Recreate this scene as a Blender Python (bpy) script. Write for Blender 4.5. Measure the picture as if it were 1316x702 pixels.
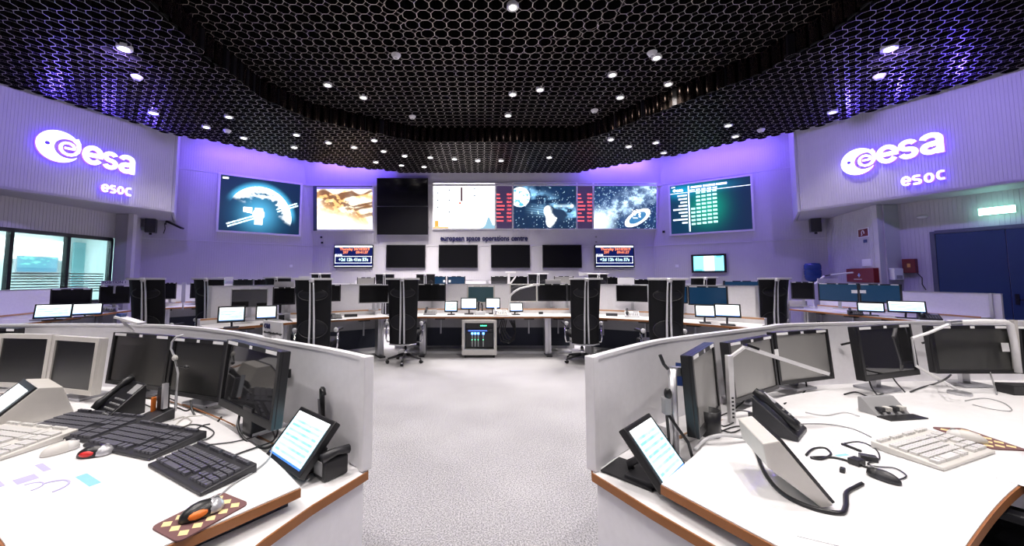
import bpy, math, random
import numpy as np
from mathutils import Matrix, Vector
random.seed(7)
R = math.radians
sc = bpy.context.scene
C = sc.collection
for o in list(bpy.data.objects): bpy.data.objects.remove(o)

# ---------------------------------------------------------------- camera, world, exposure
F, PX, HY, TILT, EYE = 480.0, 618.0, 357.0, R(3.9), 1.42     # focal length and horizon in pixels of a 1316x702 frame
YC = HY - F*math.tan(TILT)
cam = bpy.data.cameras.new('camera'); cam.sensor_width = 36; cam.sensor_fit = 'HORIZONTAL'
cam.lens = F/1316*36; cam.shift_x = (658-PX)/1316; cam.shift_y = (YC-351)/1316
cam.clip_start = .05; cam.clip_end = 200
camo = bpy.data.objects.new('camera', cam); C.objects.link(camo)
camo.location = (0, 0, EYE); camo.rotation_euler = (R(90)+TILT, 0, 0)
sc.camera = camo
w = bpy.data.worlds.new('world'); sc.world = w; w.use_nodes = True
w.node_tree.nodes['Background'].inputs[0].default_value = (.25, .3, .45, 1)
w.node_tree.nodes['Background'].inputs[1].default_value = .05
vs = sc.view_settings
vs.view_transform = 'Standard'; vs.look = 'None'; vs.gamma = 1; vs.use_curve_mapping = False
vs.exposure = 0.45
try:
    sc.cycles.use_denoising = True
    sc.cycles.max_bounces = 7; sc.cycles.diffuse_bounces = 4; sc.cycles.glossy_bounces = 3
    sc.cycles.sample_clamp_indirect = 6; sc.cycles.caustics_reflective = False; sc.cycles.caustics_refractive = False
except Exception: pass
DOWN_W = 105.0          # power of one ceiling downlight
WARM = (1, .93, .89)
def light(name, kind, loc, energy, color, **k):
    l = bpy.data.lights.new(name, kind); l.energy = energy; l.color = color
    for a, b in k.items(): setattr(l, a, b)
    o = bpy.data.objects.new(name, l); C.objects.link(o); o.location = loc
    return o
def aim(o, d): o.rotation_euler = Vector(d).to_track_quat('-Z', 'Y').to_euler()

# ---------------------------------------------------------------- photograph rays to points
def ray(x, y):
    dx, dz = (x-PX)/F, -(y-YC)/F
    return Vector((dx, math.cos(TILT)-math.sin(TILT)*dz, math.sin(TILT)+math.cos(TILT)*dz))
O = Vector((0, 0, EYE))
def atZ(x, y, z):
    d = ray(x, y); return O+d*((z-EYE)/d.z)
def atY(x, y, Y):
    d = ray(x, y); return O+d*(Y/d.y)
def px(p):
    dz = p[2]-EYE
    fy = math.cos(TILT)*p[1]+math.sin(TILT)*dz; uz = -math.sin(TILT)*p[1]+math.cos(TILT)*dz
    return (PX+F*p[0]/fy, YC-F*uz/fy, fy)

# ---------------------------------------------------------------- materials
MATS = {}
def mat(name, col, rough=.5, metal=0, emit=None, es=0, noise=.06, scale=30, bump=0, spec=.5, alpha=1, trans=0):
    if name in MATS: return MATS[name]
    m = bpy.data.materials.new(name); m.use_nodes = True; MATS[name] = m
    nt = m.node_tree; b = nt.nodes['Principled BSDF']
    b.inputs['Roughness'].default_value = rough; b.inputs['Metallic'].default_value = metal
    b.inputs['Specular IOR Level'].default_value = spec
    b.inputs['Alpha'].default_value = alpha; b.inputs['Transmission Weight'].default_value = trans
    if noise or bump:
        tc = nt.nodes.new('ShaderNodeTexCoord'); n = nt.nodes.new('ShaderNodeTexNoise')
        n.inputs['Scale'].default_value = scale; n.inputs['Detail'].default_value = 3
        nt.links.new(tc.outputs['Object'], n.inputs['Vector'])
        r = nt.nodes.new('ShaderNodeMix'); r.data_type = 'RGBA'
        r.inputs[6].default_value = tuple(max(0, c*(1-noise)) for c in col)+(1,)
        r.inputs[7].default_value = tuple(min(1, c*(1+noise)) for c in col)+(1,)
        nt.links.new(n.outputs['Fac'], r.inputs[0]); nt.links.new(r.outputs[2], b.inputs['Base Color'])
        if bump:
            bp = nt.nodes.new('ShaderNodeBump'); bp.inputs['Strength'].default_value = bump; bp.inputs['Distance'].default_value = .01
            nt.links.new(n.outputs['Fac'], bp.inputs['Height']); nt.links.new(bp.outputs[0], b.inputs['Normal'])
    else: b.inputs['Base Color'].default_value = tuple(col)+(1,)
    if emit:
        b.inputs['Emission Color'].default_value = tuple(emit)+(1,); b.inputs['Emission Strength'].default_value = es
    return m
WHITE = mat('white_laminate', (.80, .79, .80), .32)
PANELW = mat('pale_grey_panel', (.80, .79, .83), .45)
CAPW = mat('white_cap_trim', (.78, .77, .80), .35)
WOOD = mat('brown_wood_edge', (.30, .115, .035), .45, noise=.25, scale=12)
BLACK = mat('black_plastic', (.012, .012, .014), .35)
DARK = mat('charcoal_plastic', (.024, .024, .029), .42)
NAVY = mat('dark_navy_fabric', (.03, .035, .055), .8)
GREY = mat('mid_grey_plastic', (.30, .30, .31), .45)
BEIGE = mat('warm_white_plastic', (.62, .60, .57), .45)
LGREY = mat('light_grey_plastic', (.55, .55, .57), .4)
ALU = mat('brushed_aluminium', (.62, .62, .65), .32, .85)
CHROME = mat('polished_chrome', (.85, .85, .88), .08, 1)
STEEL = mat('painted_steel_grey', (.42, .42, .46), .4, .3)
SCREEN = mat('matte_dark_screen', (.006, .006, .007), .25, noise=0, spec=.22)
SCREENF = mat('satin_dark_screen', (.012, .012, .012), .27, noise=0, spec=1.0)
SCREENB = mat('blue_idle_screen', (.003, .010, .025), .25, emit=(.004, .030, .075), es=.7, noise=0)
MIRROR = mat('glossy_dark_screen', (.02, .02, .022), .04, noise=0, spec=1.0)
GLARESC = mat('glare_grey_screen', (.27, .265, .255), .28, noise=.03, spec=1.0)  # white glare on the dark glass is put into this grey base
PAPER = mat('white_paper', (.82, .82, .85), .7)
STICK = mat('white_sticker', (.85, .85, .85), .6)
RED = mat('red_enamel', (.17, .010, .015), .4)
ORANGE = mat('orange_plastic', (.8, .2, .03), .4)
BLUEP = mat('blue_plastic', (.015, .04, .17), .3)

# ---------------------------------------------------------------- mesh builder
class MB:
    def __init__(s): s.v, s.f = [], []
    def add(s, vs, fs, M=None):
        n = len(s.v)
        s.v += [tuple(M @ Vector(v)) for v in vs] if M is not None else [tuple(v) for v in vs]
        s.f += [tuple(i+n for i in f) for f in fs]; return s
    def box(s, c, d, rz=0, M=None):
        x, y, z = (a/2 for a in d)
        vs = [(-x,-y,-z),(x,-y,-z),(x,y,-z),(-x,y,-z),(-x,-y,z),(x,-y,z),(x,y,z),(-x,y,z)]
        T = Matrix.Translation(c) @ Matrix.Rotation(rz, 4, 'Z')
        if M is not None: T = M @ T
        return s.add(vs, [(3,2,1,0),(4,5,6,7),(0,1,5,4),(1,2,6,5),(2,3,7,6),(3,0,4,7)], T)
    def span(s, a, b): return s.box([(p+q)/2 for p, q in zip(a, b)], [abs(q-p) for p, q in zip(a, b)])
    def prism(s, poly, z0, z1, M=None):
        n = len(poly)
        vs = [(p[0], p[1], z0) for p in poly]+[(p[0], p[1], z1) for p in poly]
        a = sum(poly[i][0]*poly[(i+1) % n][1]-poly[(i+1) % n][0]*poly[i][1] for i in range(n))
        idx = list(range(n))
        fs = [tuple(reversed(idx)), tuple(i+n for i in idx)]+[(i, (i+1) % n, (i+1) % n+n, i+n) for i in range(n)]
        if a < 0: fs = [tuple(reversed(f)) for f in fs]
        return s.add(vs, fs, M)
    def lathe(s, prof, n=16, M=None, caps=True):
        vs, fs = [], []
        for r, z in prof:
            for k in range(n):
                t = 2*math.pi*k/n; vs.append((r*math.cos(t), r*math.sin(t), z))
        for i in range(len(prof)-1):
            for k in range(n):
                fs.append((i*n+k, i*n+(k+1) % n, (i+1)*n+(k+1) % n, (i+1)*n+k))
        if caps:
            fs.append(tuple(reversed(range(n)))); fs.append(tuple((len(prof)-1)*n+k for k in range(n)))
        return s.add(vs, fs, M)
    def tube(s, pts, r, n=6, M=None):
        pts = [Vector(p) for p in pts]; vs, fs = [], []; N = None
        for i, p in enumerate(pts):
            d = (pts[min(i+1, len(pts)-1)]-pts[max(i-1, 0)]).normalized()
            if N is None: N = d.orthogonal().normalized()
            N = (N-d*N.dot(d)); N = N.normalized() if N.length > 1e-6 else d.orthogonal().normalized()
            B = d.cross(N); rr = r[i] if isinstance(r, (list, tuple)) else r
            for k in range(n):
                t = 2*math.pi*k/n; vs.append(p+(N*math.cos(t)+B*math.sin(t))*rr)
        m = len(pts)
        for i in range(m-1):
            for k in range(n): fs.append((i*n+k, i*n+(k+1) % n, (i+1)*n+(k+1) % n, (i+1)*n+k))
        fs.append(tuple(reversed(range(n)))); fs.append(tuple((m-1)*n+k for k in range(n)))
        return s.add(vs, fs, M)
    def bar(s, a, b, w, h, up=(0, 0, 1)):
        a, b, up = Vector(a), Vector(b), Vector(up); d = (b-a); L = d.length; d.normalize()
        x = d.cross(up).normalized() if abs(d.dot(up)) < .999 else d.orthogonal().normalized()
        z = x.cross(d); M = Matrix((x, d, z)).transposed().to_4x4(); M.translation = (a+b)/2
        return s.box((0, 0, 0), (w, L, h), M=M)
    def ell(s, c, r, n=14, m=8, M=None, zmin=-1):
        vs, fs = [], []
        for i in range(m+1):
            t = math.pi*i/m
            for k in range(n):
                q = 2*math.pi*k/n
                vs.append((c[0]+r[0]*math.sin(t)*math.cos(q), c[1]+r[1]*math.sin(t)*math.sin(q), c[2]+r[2]*max(zmin, -math.cos(t))))
        for i in range(m):
            for k in range(n): fs.append((i*n+k, i*n+(k+1) % n, (i+1)*n+(k+1) % n, (i+1)*n+k))
        return s.add(vs, fs, M)
    def sheet(s, path, z0, z1, th):
        n = len(path); a, b = [], []
        for i in range(n):
            p0, p1 = Vector(path[max(i-1, 0)]), Vector(path[min(i+1, n-1)]); d = (p1-p0).normalized()
            nn = Vector((-d.y, d.x))*th/2; p = Vector(path[i]); a.append(p+nn); b.append(p-nn)
        return s.strip(a, b, z0, z1)
    def strip(s, a, b, z0, z1):
        n = len(a); vs = []
        for p, q in zip(a, b): vs += [(p[0], p[1], z0), (q[0], q[1], z0), (q[0], q[1], z1), (p[0], p[1], z1)]
        fs = []
        for i in range(n-1):
            for k in range(4): fs.append((i*4+k, i*4+(k+1) % 4, (i+1)*4+(k+1) % 4, (i+1)*4+k))
        fs += [(3, 2, 1, 0), tuple((n-1)*4+k for k in range(4))]
        return s.add(vs, fs)
    def mesh(s, name, m, smooth=False):
        me = bpy.data.meshes.new(name); me.from_pydata(s.v, [], s.f)
        if m: me.materials.append(m)
        if smooth: me.polygons.foreach_set('use_smooth', [True]*len(me.polygons))
        me.update(); return me
    def build(s, name, m, parent=None, bev=0, smooth=False):
        o = bpy.data.objects.new(name, s.mesh(name, m, smooth)); C.objects.link(o)
        if parent: o.parent = parent
        if bev:
            b = o.modifiers.new('bevel', 'BEVEL'); b.width = bev; b.segments = 2; b.limit_method = 'ANGLE'
        return o
def tag(o, label, cat, group=None):
    o['label'] = label; o['category'] = cat
    if group: o['group'] = group
    return o
def struct(o): o['kind'] = 'structure'; return o
def stuff(o): o['kind'] = 'stuff'; return o
def empty(name, loc=(0, 0, 0), rz=0, M=None):
    o = bpy.data.objects.new(name, None); C.objects.link(o); o.empty_display_size = .1
    if M is not None: o.matrix_world = M
    else: o.location = loc; o.rotation_euler = (0, 0, rz)
    return o
def thing(name, label, cat, loc=(0, 0, 0), rz=0, group=None, M=None):
    return tag(empty(name, loc, rz, M), label, cat, group)
def copy_tree(o, parent=None):
    c = o.copy(); C.objects.link(c)
    if parent: c.parent = parent
    for ch in list(o.children): copy_tree(ch, c)
    return c
def textmesh(s, size, m, parent, M, name='lettering', bold=0, align='LEFT', ext=.002, sx=1):
    cu = bpy.data.curves.new(name, 'FONT'); cu.body = s; cu.size = size; cu.extrude = ext; cu.offset = bold
    cu.align_x = align; cu.align_y = 'CENTER'; cu.resolution_u = 3
    t = bpy.data.objects.new(name+'_curve', cu); C.objects.link(t)
    dg = bpy.context.evaluated_depsgraph_get()
    me = bpy.data.meshes.new_from_object(t.evaluated_get(dg)); bpy.data.objects.remove(t)
    me.transform(Matrix.Rotation(R(90), 4, 'X') @ Matrix.Diagonal((sx, 1, 1, 1)))   # stand up, facing -Y
    me.materials.clear(); me.materials.append(m)
    o = bpy.data.objects.new(name, me); C.objects.link(o); o.parent = parent; o.matrix_local = M
    return o
T = lambda x, y, z: Matrix.Translation((x, y, z))
def RX(a): return Matrix.Rotation(a, 4, 'X')
def RZ(a): return Matrix.Rotation(a, 4, 'Z')
def inside(p, poly):
    c = False; n = len(poly)
    for i in range(n):
        a, b = poly[i], poly[(i+1) % n]
        if (a[1] > p[1]) != (b[1] > p[1]) and p[0] < (b[0]-a[0])*(p[1]-a[1])/(b[1]-a[1])+a[0]: c = not c
    return c
class Wall:                                  # a wall plane: local x along it, -y out of it into the room, z up
    def __init__(s, a, b, z0=0, lean=0):      # a, b: base ends, left to right as seen from inside
        s.o = Vector((a[0], a[1], z0)); e = Vector((b[0], b[1], z0))
        s.u = (e-s.o).normalized(); s.L = (e-s.o).length
        n = Vector((s.u.y, -s.u.x, 0)); n.normalize()
        s.v = (Vector((0, 0, 1))*math.cos(lean)+n*math.sin(lean)).normalized()
        s.n = s.u.cross(s.v).normalized()
        if s.n.dot(n) < 0: s.n = -s.n
    def M(s, u=0, v=0, out=0):
        m = Matrix((s.u, -s.n, s.v)).transposed().to_4x4(); m.translation = s.o+s.u*u+s.v*v+s.n*out; return m
    def uv(s, x, y):
        d = ray(x, y); t = (s.o-O).dot(s.n)/d.dot(s.n); p = O+d*t-s.o
        return p.dot(s.u), p.dot(s.v)
# ================================================================ ROOM
ZC, ZU, ZTOP = 5.0, 5.38, 5.8
CARPET = bpy.data.materials.new('speckled_grey_carpet'); CARPET.use_nodes = True
def _carpet():
    nt = CARPET.node_tree; b = nt.nodes['Principled BSDF']; b.inputs['Roughness'].default_value = .95
    tc = nt.nodes.new('ShaderNodeTexCoord')
    a = nt.nodes.new('ShaderNodeTexNoise'); a.inputs['Scale'].default_value = 110; a.inputs['Detail'].default_value = 2
    c = nt.nodes.new('ShaderNodeTexNoise'); c.inputs['Scale'].default_value = 1.1; c.inputs['Detail'].default_value = 4
    for n in (a, c): nt.links.new(tc.outputs['Object'], n.inputs['Vector'])
    r = nt.nodes.new('ShaderNodeValToRGB'); r.color_ramp.elements[0].position = .36; r.color_ramp.elements[1].position = .66
    r.color_ramp.elements[0].color = (.27, .265, .28, 1); r.color_ramp.elements[1].color = (.70, .69, .71, 1)
    nt.links.new(a.outputs['Fac'], r.inputs[0])
    m = nt.nodes.new('ShaderNodeMix'); m.data_type = 'RGBA'; m.blend_type = 'MULTIPLY'; m.inputs[0].default_value = .5
    nt.links.new(r.outputs[0], m.inputs[6]); nt.links.new(c.outputs['Fac'], m.inputs[7]); nt.links.new(m.outputs[2], b.inputs['Base Color'])
    bp = nt.nodes.new('ShaderNodeBump'); bp.inputs['Strength'].default_value = .3; bp.inputs['Distance'].default_value = .004
    nt.links.new(a.outputs['Fac'], bp.inputs['Height']); nt.links.new(bp.outputs[0], b.inputs['Normal'])
_carpet()
ROOM = [(-5.95, 13.2), (6.12, 13.2), (9.75, 10.47), (10.0, 8.3), (11.2, 4), (10.5, -3), (-10.5, -3), (-9.9, 4), (-9.6, 9.6), (-9.63, 10.56)]
FLOORP = [(-13.6, 13.6), (13.6, 13.6), (13.6, -3.2), (-13.6, -3.2)]
struct(MB().prism(FLOORP, -.1, 0).build('floor', CARPET))
RIB = mat('ribbed_wall_paint', (.58, .565, .60), .55, noise=.04, scale=3)
FRIEZE = RIB
SMOOTH = mat('smooth_wall_paint', (.52, .51, .55), .55, noise=.04, scale=3)
def ribbed(name, wl, z0, z1, m=RIB, pitch=.062, depth=.007, duty=.68):
    """one wall face with vertical acoustic grooves, in the wall's own frame"""
    n = max(1, int(wl.L/pitch)); p = wl.L/n; vs, fs = [], []
    prof = []
    for i in range(n):
        x = i*p; prof += [(x, 0), (x+p*duty, 0), (x+p*(duty+.02), depth), (x+p*.98, depth)]
    prof.append((wl.L, 0))
    for x, y in prof: vs += [(x, y, z0), (x, y, z1)]
    for i in range(len(prof)-1): fs.append((2*i, 2*i+2, 2*i+3, 2*i+1))
    k = len(vs)                                             # closed back
    vs += [(0, .12, z0), (wl.L, .12, z0), (wl.L, .12, z1), (0, .12, z1)]
    fs += [(k+1, k, k+3, k+2)]
    o = MB().add(vs, fs).build(name, m); o.matrix_world = wl.M(); return struct(o)
FL = Wall((-5.95, 13.2), (6.12, 13.2))                       # front, below the seam
FM = Wall((-5.95, 13.2), (6.12, 13.2), 2.56, R(4.5))         # front, leaning band with the screens
SLW = Wall((-9.63, 10.56), (-5.95, 13.2)); SRW = Wall((6.12, 13.2), (9.75, 10.47))
ribbed('wall_front', FL, 0, 2.53)
FMe = Wall((-6.7, 13.2), (6.87, 13.2), 2.56, R(4.5))
ribbed('wall_front_upper', FMe, 0, 2.12)
ribbed('wall_front_frieze', FMe, 2.16, 3.3, FRIEZE)
for nm, wl in (('left', SLW), ('right', SRW)):
    ribbed('wall_%s_front' % nm, wl, 0, 2.53); ribbed('wall_%s_front_upper' % nm, wl, 2.56, 4.68)
    ribbed('wall_%s_front_frieze' % nm, wl, 4.71, ZTOP, FRIEZE)
def smoothwall(name, a, b, z0, z1, th=.1, m=SMOOTH):
    wl = Wall(a, b); o = MB().span((0, 0, z0), (wl.L, th, z1)).build(name, m); o.matrix_world = wl.M(); struct(o); return wl
# left: return of the side wall, window recess, bulkhead with the sign
smoothwall('wall_left_return', (-9.0, 9.6), (-9.63, 10.56), 0, 3.07)
smoothwall('wall_left_pillar', (-9.46, 9.6), (-9.0, 9.6), 0, 3.07)
WW = Wall((-9.95, 4.0), (-9.46, 9.6))
BL = Wall((-10.35, 3.6), (-7.79, 9.3)); BR = Wall((8.0, 9.25), (10.55, 3.6))
def bulkhead(name, wl, back):
    o = ribbed(name, wl, 3.07, ZTOP, RIB, .045, .007)
    return o
bulkhead('wall_left_bulkhead', BL, 0); bulkhead('wall_right_bulkhead', BR, 0)
struct(MB().prism([(-10.35, 3.6), (-7.79, 9.3), (-9.15, 11.0), (-9.9, 10.4), (-11.5, 4)], 3.075, 3.12).build('trim_1', SMOOTH))
struct(MB().prism([(8.0, 9.25), (10.55, 3.6), (12.2, 4), (10.2, 10.4), (9.3, 10.9)], 3.075, 3.12).build('trim_2', SMOOTH))
smoothwall('wall_left_bulkhead_return', (-7.80, 9.32), (-9.1, 10.98), 3.07, ZTOP, -.05)
smoothwall('wall_right_bulkhead_return', (9.25, 10.9), (8.02, 9.28), 3.07, ZTOP, -.05)
ribbed('wall_left', WW, 2.43, 3.09); ribbed('wall_left_lower', WW, 0, .82)
# right: pier with the red box, door recess
ribA = Wall((9.75, 10.47), (8.93, 8.35)); DW = Wall((9.42, 8.35), (10.95, 4.3))
ribbed('wall_right_pier', ribA, 0, 3.07); smoothwall('wall_right_pillar', (8.93, 8.35), (9.44, 8.35), 0, 3.07)
ribbed('wall_right', DW, 0, 3.09)
# the room behind the camera
for i, (a, b) in enumerate([((-10.5, -3), (-9.95, 4.0)), ((10.9, 4.4), (10.5, -3)), ((10.5, -3), (-10.5, -3))]):
    smoothwall(('wall_left_rear', 'wall_right_rear', 'wall_rear')[i], a, b, 0, ZTOP)
smoothwall('wall_left_rear_upper', (-10.5, 3.0), (-10.35, 3.7), 3.0, ZTOP)
# seam and frieze mouldings
TRIMM = mat('pale_trim', (.66, .65, .68), .4)
for n, wl, z in ((3, FL, 2.545), (4, SLW, 2.545), (5, SRW, 2.545), (6, SLW, 4.695), (7, SRW, 4.695)):
    o = MB().span((0, -.012, z-.012), (wl.L, .05, z+.012)).build('trim_%d' % n, TRIMM); o.matrix_world = wl.M(); struct(o)
o = MB().span((.0, -.05, 2.10), (FMe.L, .06, 2.17)).build('trim_8', TRIMM); o.matrix_world = FMe.M(); struct(o)

# ---------------------------------------------------------------- ceiling: open tubes in a square packing
CELLB = mat('dark_bronze_tube', (.007, .006, .0065), .5, .25, noise=.15, spec=.2)
CELLR = mat('tube_rim_metal', (.66, .58, .56), .35, .6)
VOID = mat('black_ceiling_void', (.004, .004, .005), .9, noise=0)
OUT = [(-2.6, 12.55), (3.25, 12.55), (4.5, 11.66), (5.4, 10.97), (6.7, 9.8), (7.85, 8.85), (9.2, 6.35), (10.4, 3.6), (10.2, -2.6), (-10.2, -2.6), (-10.2, 3.6), (-8.85, 6.75), (-7.75, 9.1), (-6.7, 9.95), (-5.38, 11.27), (-4.25, 11.92)]
LIP = [(-1.62, 9.68), (2.42, 9.68), (2.95, 9.3), (4.0, 7.72), (4.95, 6.35), (5.17, 5.4), (5.05, 4.2), (3.6, 1.2), (2.2, .4), (-1.6, .4), (-3, 1.2), (-4.25, 4.2), (-4.5, 5.8), (-4.45, 7.2), (-3.87, 8.3), (-2.17, 9.4)]
MIDP = [(-1.21, 4.69), (-.82, 5.33), (-.14, 5.83), (.69, 5.72), (1.52, 5.26), (1.89, 4.69), (2.15, 3.6), (1.6, 2.3), (.3, 1.9), (-.9, 2.3), (-1.45, 3.6)]
ceil = struct(MB().span((-13.6, -3.2, ZTOP), (13.6, 13.6, ZTOP+.1)).build('ceiling', VOID))
S = .195
def tube_cell(depth):
    """one octagonal tube: dark inner wall, bright bottom rim"""
    r1, r0 = S/2/math.cos(math.pi/8), (S/2-.0036)/math.cos(math.pi/8)
    vs = []
    for k in range(8):
        t = math.pi/8+k*math.pi/4; c, s_ = math.cos(t), math.sin(t)
        vs += [(r1*c, r1*s_, 0), (r0*c, r0*s_, 0), (r0*c, r0*s_, depth), (r1*c, r1*s_, .05)]
    fs = []; mi = []
    for k in range(8):
        a, b = 4*k, 4*((k+1) % 8)
        fs += [(a, a+1, b+1, b), (a+1, a+2, b+2, b+1), (a, b, b+3, a+3)]; mi += [1, 0, 0]
    fs.append(tuple(4*k+2 for k in range(8))); mi.append(2)
    return vs, fs, mi
cellV, cellF, cellMI = tube_cell(.36)
def cell_mesh(name, centres):
    n = len(centres); k = len(cellV)
    V = (np.array(cellV)[None]+np.array(centres)[:, None]).reshape(-1, 3)
    me = bpy.data.meshes.new(name)
    fs = [tuple(i+j*k for i in f) for j in range(n) for f in cellF]
    me.from_pydata(V.tolist(), [], fs)
    for m in (CELLB, CELLR, VOID): me.materials.append(m)
    me.polygons.foreach_set('material_index', cellMI*n); me.update(); return me
cells = []
gx = np.arange(-52, 56)*S+.0; gy = np.arange(-13, 66)*S
for x in gx:
    for y in gy:
        p = (x, y)
        if inside(p, MIDP): cells.append((x, y, ZC))
        elif inside(p, LIP): cells.append((x, y, ZU))
        elif inside(p, OUT): cells.append((x, y, ZC))
def seen(c):
    if c[1] < 1: return False
    a, b, d = px(c); return -20 < a < 1336 and b > -8
vis = sorted([c for c in cells if seen(c)], key=lambda c: (Vector(c)-O).length)
near, rest = vis[:300], vis[300:]
cme = cell_mesh('ceiling_tube', [(0, 0, 0)])
for c in near:
    o = bpy.data.objects.new('ceiling_tube', cme); C.objects.link(o); o.location = c; o.parent = ceil
o = bpy.data.objects.new('ceiling_tube_field', cell_mesh('ceiling_tube_field', rest)); C.objects.link(o); o.parent = ceil; stuff(o)
hid = [c for c in cells if not seen(c) and c[1] > -2.6]
o = bpy.data.objects.new('ceiling_tube_rear_field', cell_mesh('ceiling_tube_rear_field', hid)); C.objects.link(o); o.parent = ceil; stuff(o)
# step fascia: a row of shiny half round tubes around the recess
FASC = mat('polished_dark_bronze', (.10, .075, .065), .16, .95, noise=.1)
fm = MB()
for k in range(9):
    t = math.pi*k/8
fv = [(.5*S*math.cos(math.pi*k/8), -.45*S*math.sin(math.pi*k/8), z) for z in (0, ZU-ZC+.02) for k in range(9)]
fm.add(fv, [(k, k+1, k+10, k+9) for k in range(8)])
fme = fm.mesh('fascia_tube', FASC, True)
for loop, z0 in ((LIP, ZC),):
    for i in range(len(loop)):
        a, b = Vector(loop[i]), Vector(loop[(i+1) % len(loop)])
        if max(a.y, b.y) < 4.3: continue
        d = b-a; n = max(1, round(d.length/S)); 
        for k in range(n):
            p = a+d*((k+.5)/n)
            o = bpy.data.objects.new('fascia_tube', fme); C.objects.link(o); o.parent = ceil
            nn = Vector((d.y, -d.x)).normalized()                # towards the recess (loop is clockwise)
            o.location = (p.x, p.y, z0-.005); o.rotation_euler = (0, 0, math.atan2(nn.x, -nn.y)); o.scale = (d.length/n/S, 1, 1)
bk = MB()
for i in range(len(LIP)):
    a, b = LIP[i], LIP[(i+1) % len(LIP)]; bk.strip([a, b], [(a[0]*1.004, a[1]*1.004), (b[0]*1.004, b[1]*1.004)], ZC+.02, ZU+.3)
bk.build('fascia_backing', VOID, ceil)

# ---------------------------------------------------------------- ceiling lamps
LAMPON = mat('lit_lamp_glass', (1, .95, .9), .4, emit=(1, .93, .85), es=14, noise=0)
TRIMW = mat('lamp_trim_white', (.8, .79, .78), .35)
lamp_n = [0]
def zone(p, z):
    return z
def downlight(x, y, z, where, big=1.0, power=1.0):
    p = atZ(x, y, z-.015)
    t = thing('ceiling_downlight', where, 'ceiling lamp', p, 0, 'recessed downlights in the tube ceiling')
    MB().lathe([(.052*big, .0), (.085*big, -.004), (.09*big, .006), (.088*big, .05), (.055*big, .05)], 18, caps=False).build('trim_ring', TRIMW, t, smooth=False)
    MB().lathe([(.001, .006), (.056*big, .006), (.05*big, .012), (.001, .012)], 16, caps=False).build('lamp_glass', LAMPON, t)
    l = light('downlight_beam', 'SPOT', (0, 0, -.03), DOWN_W*power, WARM, spot_size=R(105), spot_blend=.7, shadow_soft_size=.06)
    l.parent = t
    return t
def capsensor(x, y, z, where):
    p = atZ(x, y, z-.04)
    t = thing('ceiling_speaker_cap', where, 'ceiling fitting', p, 0, 'small white cone fittings under the tube ceiling')
    MB().lathe([(.03, -.055), (.052, -.05), (.085, .0), (.085, .012), (.03, .04)], 14).build('cone_housing', TRIMW, t, smooth=False)
    MB().lathe([(.001, -.0565), (.03, -.0565), (.03, -.05)], 12, caps=False).build('cone_grille', GREY, t)
UP = [(844, 75, 'near right pair with the cone'), (787, 97, ''), (859, 109, ''), (694, 116, ''), (659, 122, ''), (797, 126, ''), (653, 149, ''), (467, 126, ''), (421, 110, '')]
upl = ['warm recessed downlight touching the white cone high in the ceiling recess', 'warm recessed downlight left of the cone and lamp pair in the ceiling recess',
       'warm recessed downlight in the ceiling recess nearest its right bronze fascia', 'right one of the two close downlights at the middle of the ceiling recess',
       'left one of the two close downlights at the middle of the ceiling recess', 'warm recessed downlight between two right ones and the fascia of the recess',
       'lone warm downlight just before the front fascia of the ceiling recess', 'downlight in the recess close to its left front fascia, right of another',
       'leftmost downlight in the ceiling recess, by its left bronze fascia']
for (x, y, _), lb in zip(UP, upl): downlight(x, y, ZU, lb, 1, 2.3)
LOW = [(160, 63, 'large ringed downlight in the blue lit ceiling, above the left wall sign'), (197, 146, 'downlight in the ceiling edge over the end of the left wall sign'),
 (294, 151, 'downlight before the left recess fascia, above a white cone'), (265, 164, 'downlight left of the white cone near the left ceiling edge'),
 (313, 178, 'downlight right below the white cone near the left ceiling edge'), (381, 174, 'upper of two stacked downlights above the moon picture screen'),
 (378, 190, 'lower of two stacked downlights above the moon picture screen'), (422, 184, 'downlight in the lower ceiling above the desert picture screen'),
 (481, 181, 'downlight tucked under the left front bronze fascia'), (455, 190, 'downlight left of the row over the front wall'),
 (493, 195, 'leftmost downlight in the curved row along the front ceiling edge'), (520, 201, 'second downlight from the left in the curved front row'),
 (483, 209, 'downlight hugging the ceiling edge above the black stacked screens, left'), (516, 213, 'downlight hugging the ceiling edge above the black stacked screens, right'),
 (545, 215, 'dazzling bright downlight at the ceiling edge above the rocket screen'), (553, 203, 'third downlight from the left in the curved front row'),
 (584, 205, 'fourth downlight from the left in the curved front row'), (614, 207, 'fifth downlight from the left in the curved front row'),
 (644, 207, 'sixth and last downlight of the curved front row'), (706, 203, 'lone downlight above the asteroid picture screen'),
 (785, 180, 'downlight tucked under the right front bronze fascia'), (808, 189, 'downlight below the right fascia, above the galaxy picture screen'),
 (843, 184, 'upper of two stacked downlights above the right wall corner'), (853, 197, 'lower of two stacked downlights above the right wall corner'),
 (936, 162, 'upper of two stacked downlights above the green table screen'), (945, 176, 'lower of two stacked downlights above the green table screen'),
 (1070, 145, 'downlight at the ceiling edge beside the right wall sign'), (1143, 63, 'large ringed downlight in the blue lit ceiling, above the right wall sign')]
for x, y, lb in LOW:
    t = downlight(x, y, ZC, lb, 1.15 if 'large' in lb else 1, 1.9 if y > 194 else .5)
    if 'large' in lb:                                       # violet beam added to these two, to tint the sign bulkheads
        l = [c for c in t.children if c.type == 'LIGHT'][0]; l.data.color = (.36, .27, 1); l.data.energy = 230; l.data.spot_size = R(120)
        tgt = Vector((-8.6, 7.6, 3.6)) if x < 600 else Vector((8.9, 7.2, 3.6)); l.rotation_euler = (tgt-t.location).to_track_quat('-Z', 'Y').to_euler()
downlight(659, 10, ZC, 'single ringed white downlight at the very top of the picture', .9, 1.8)
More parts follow.
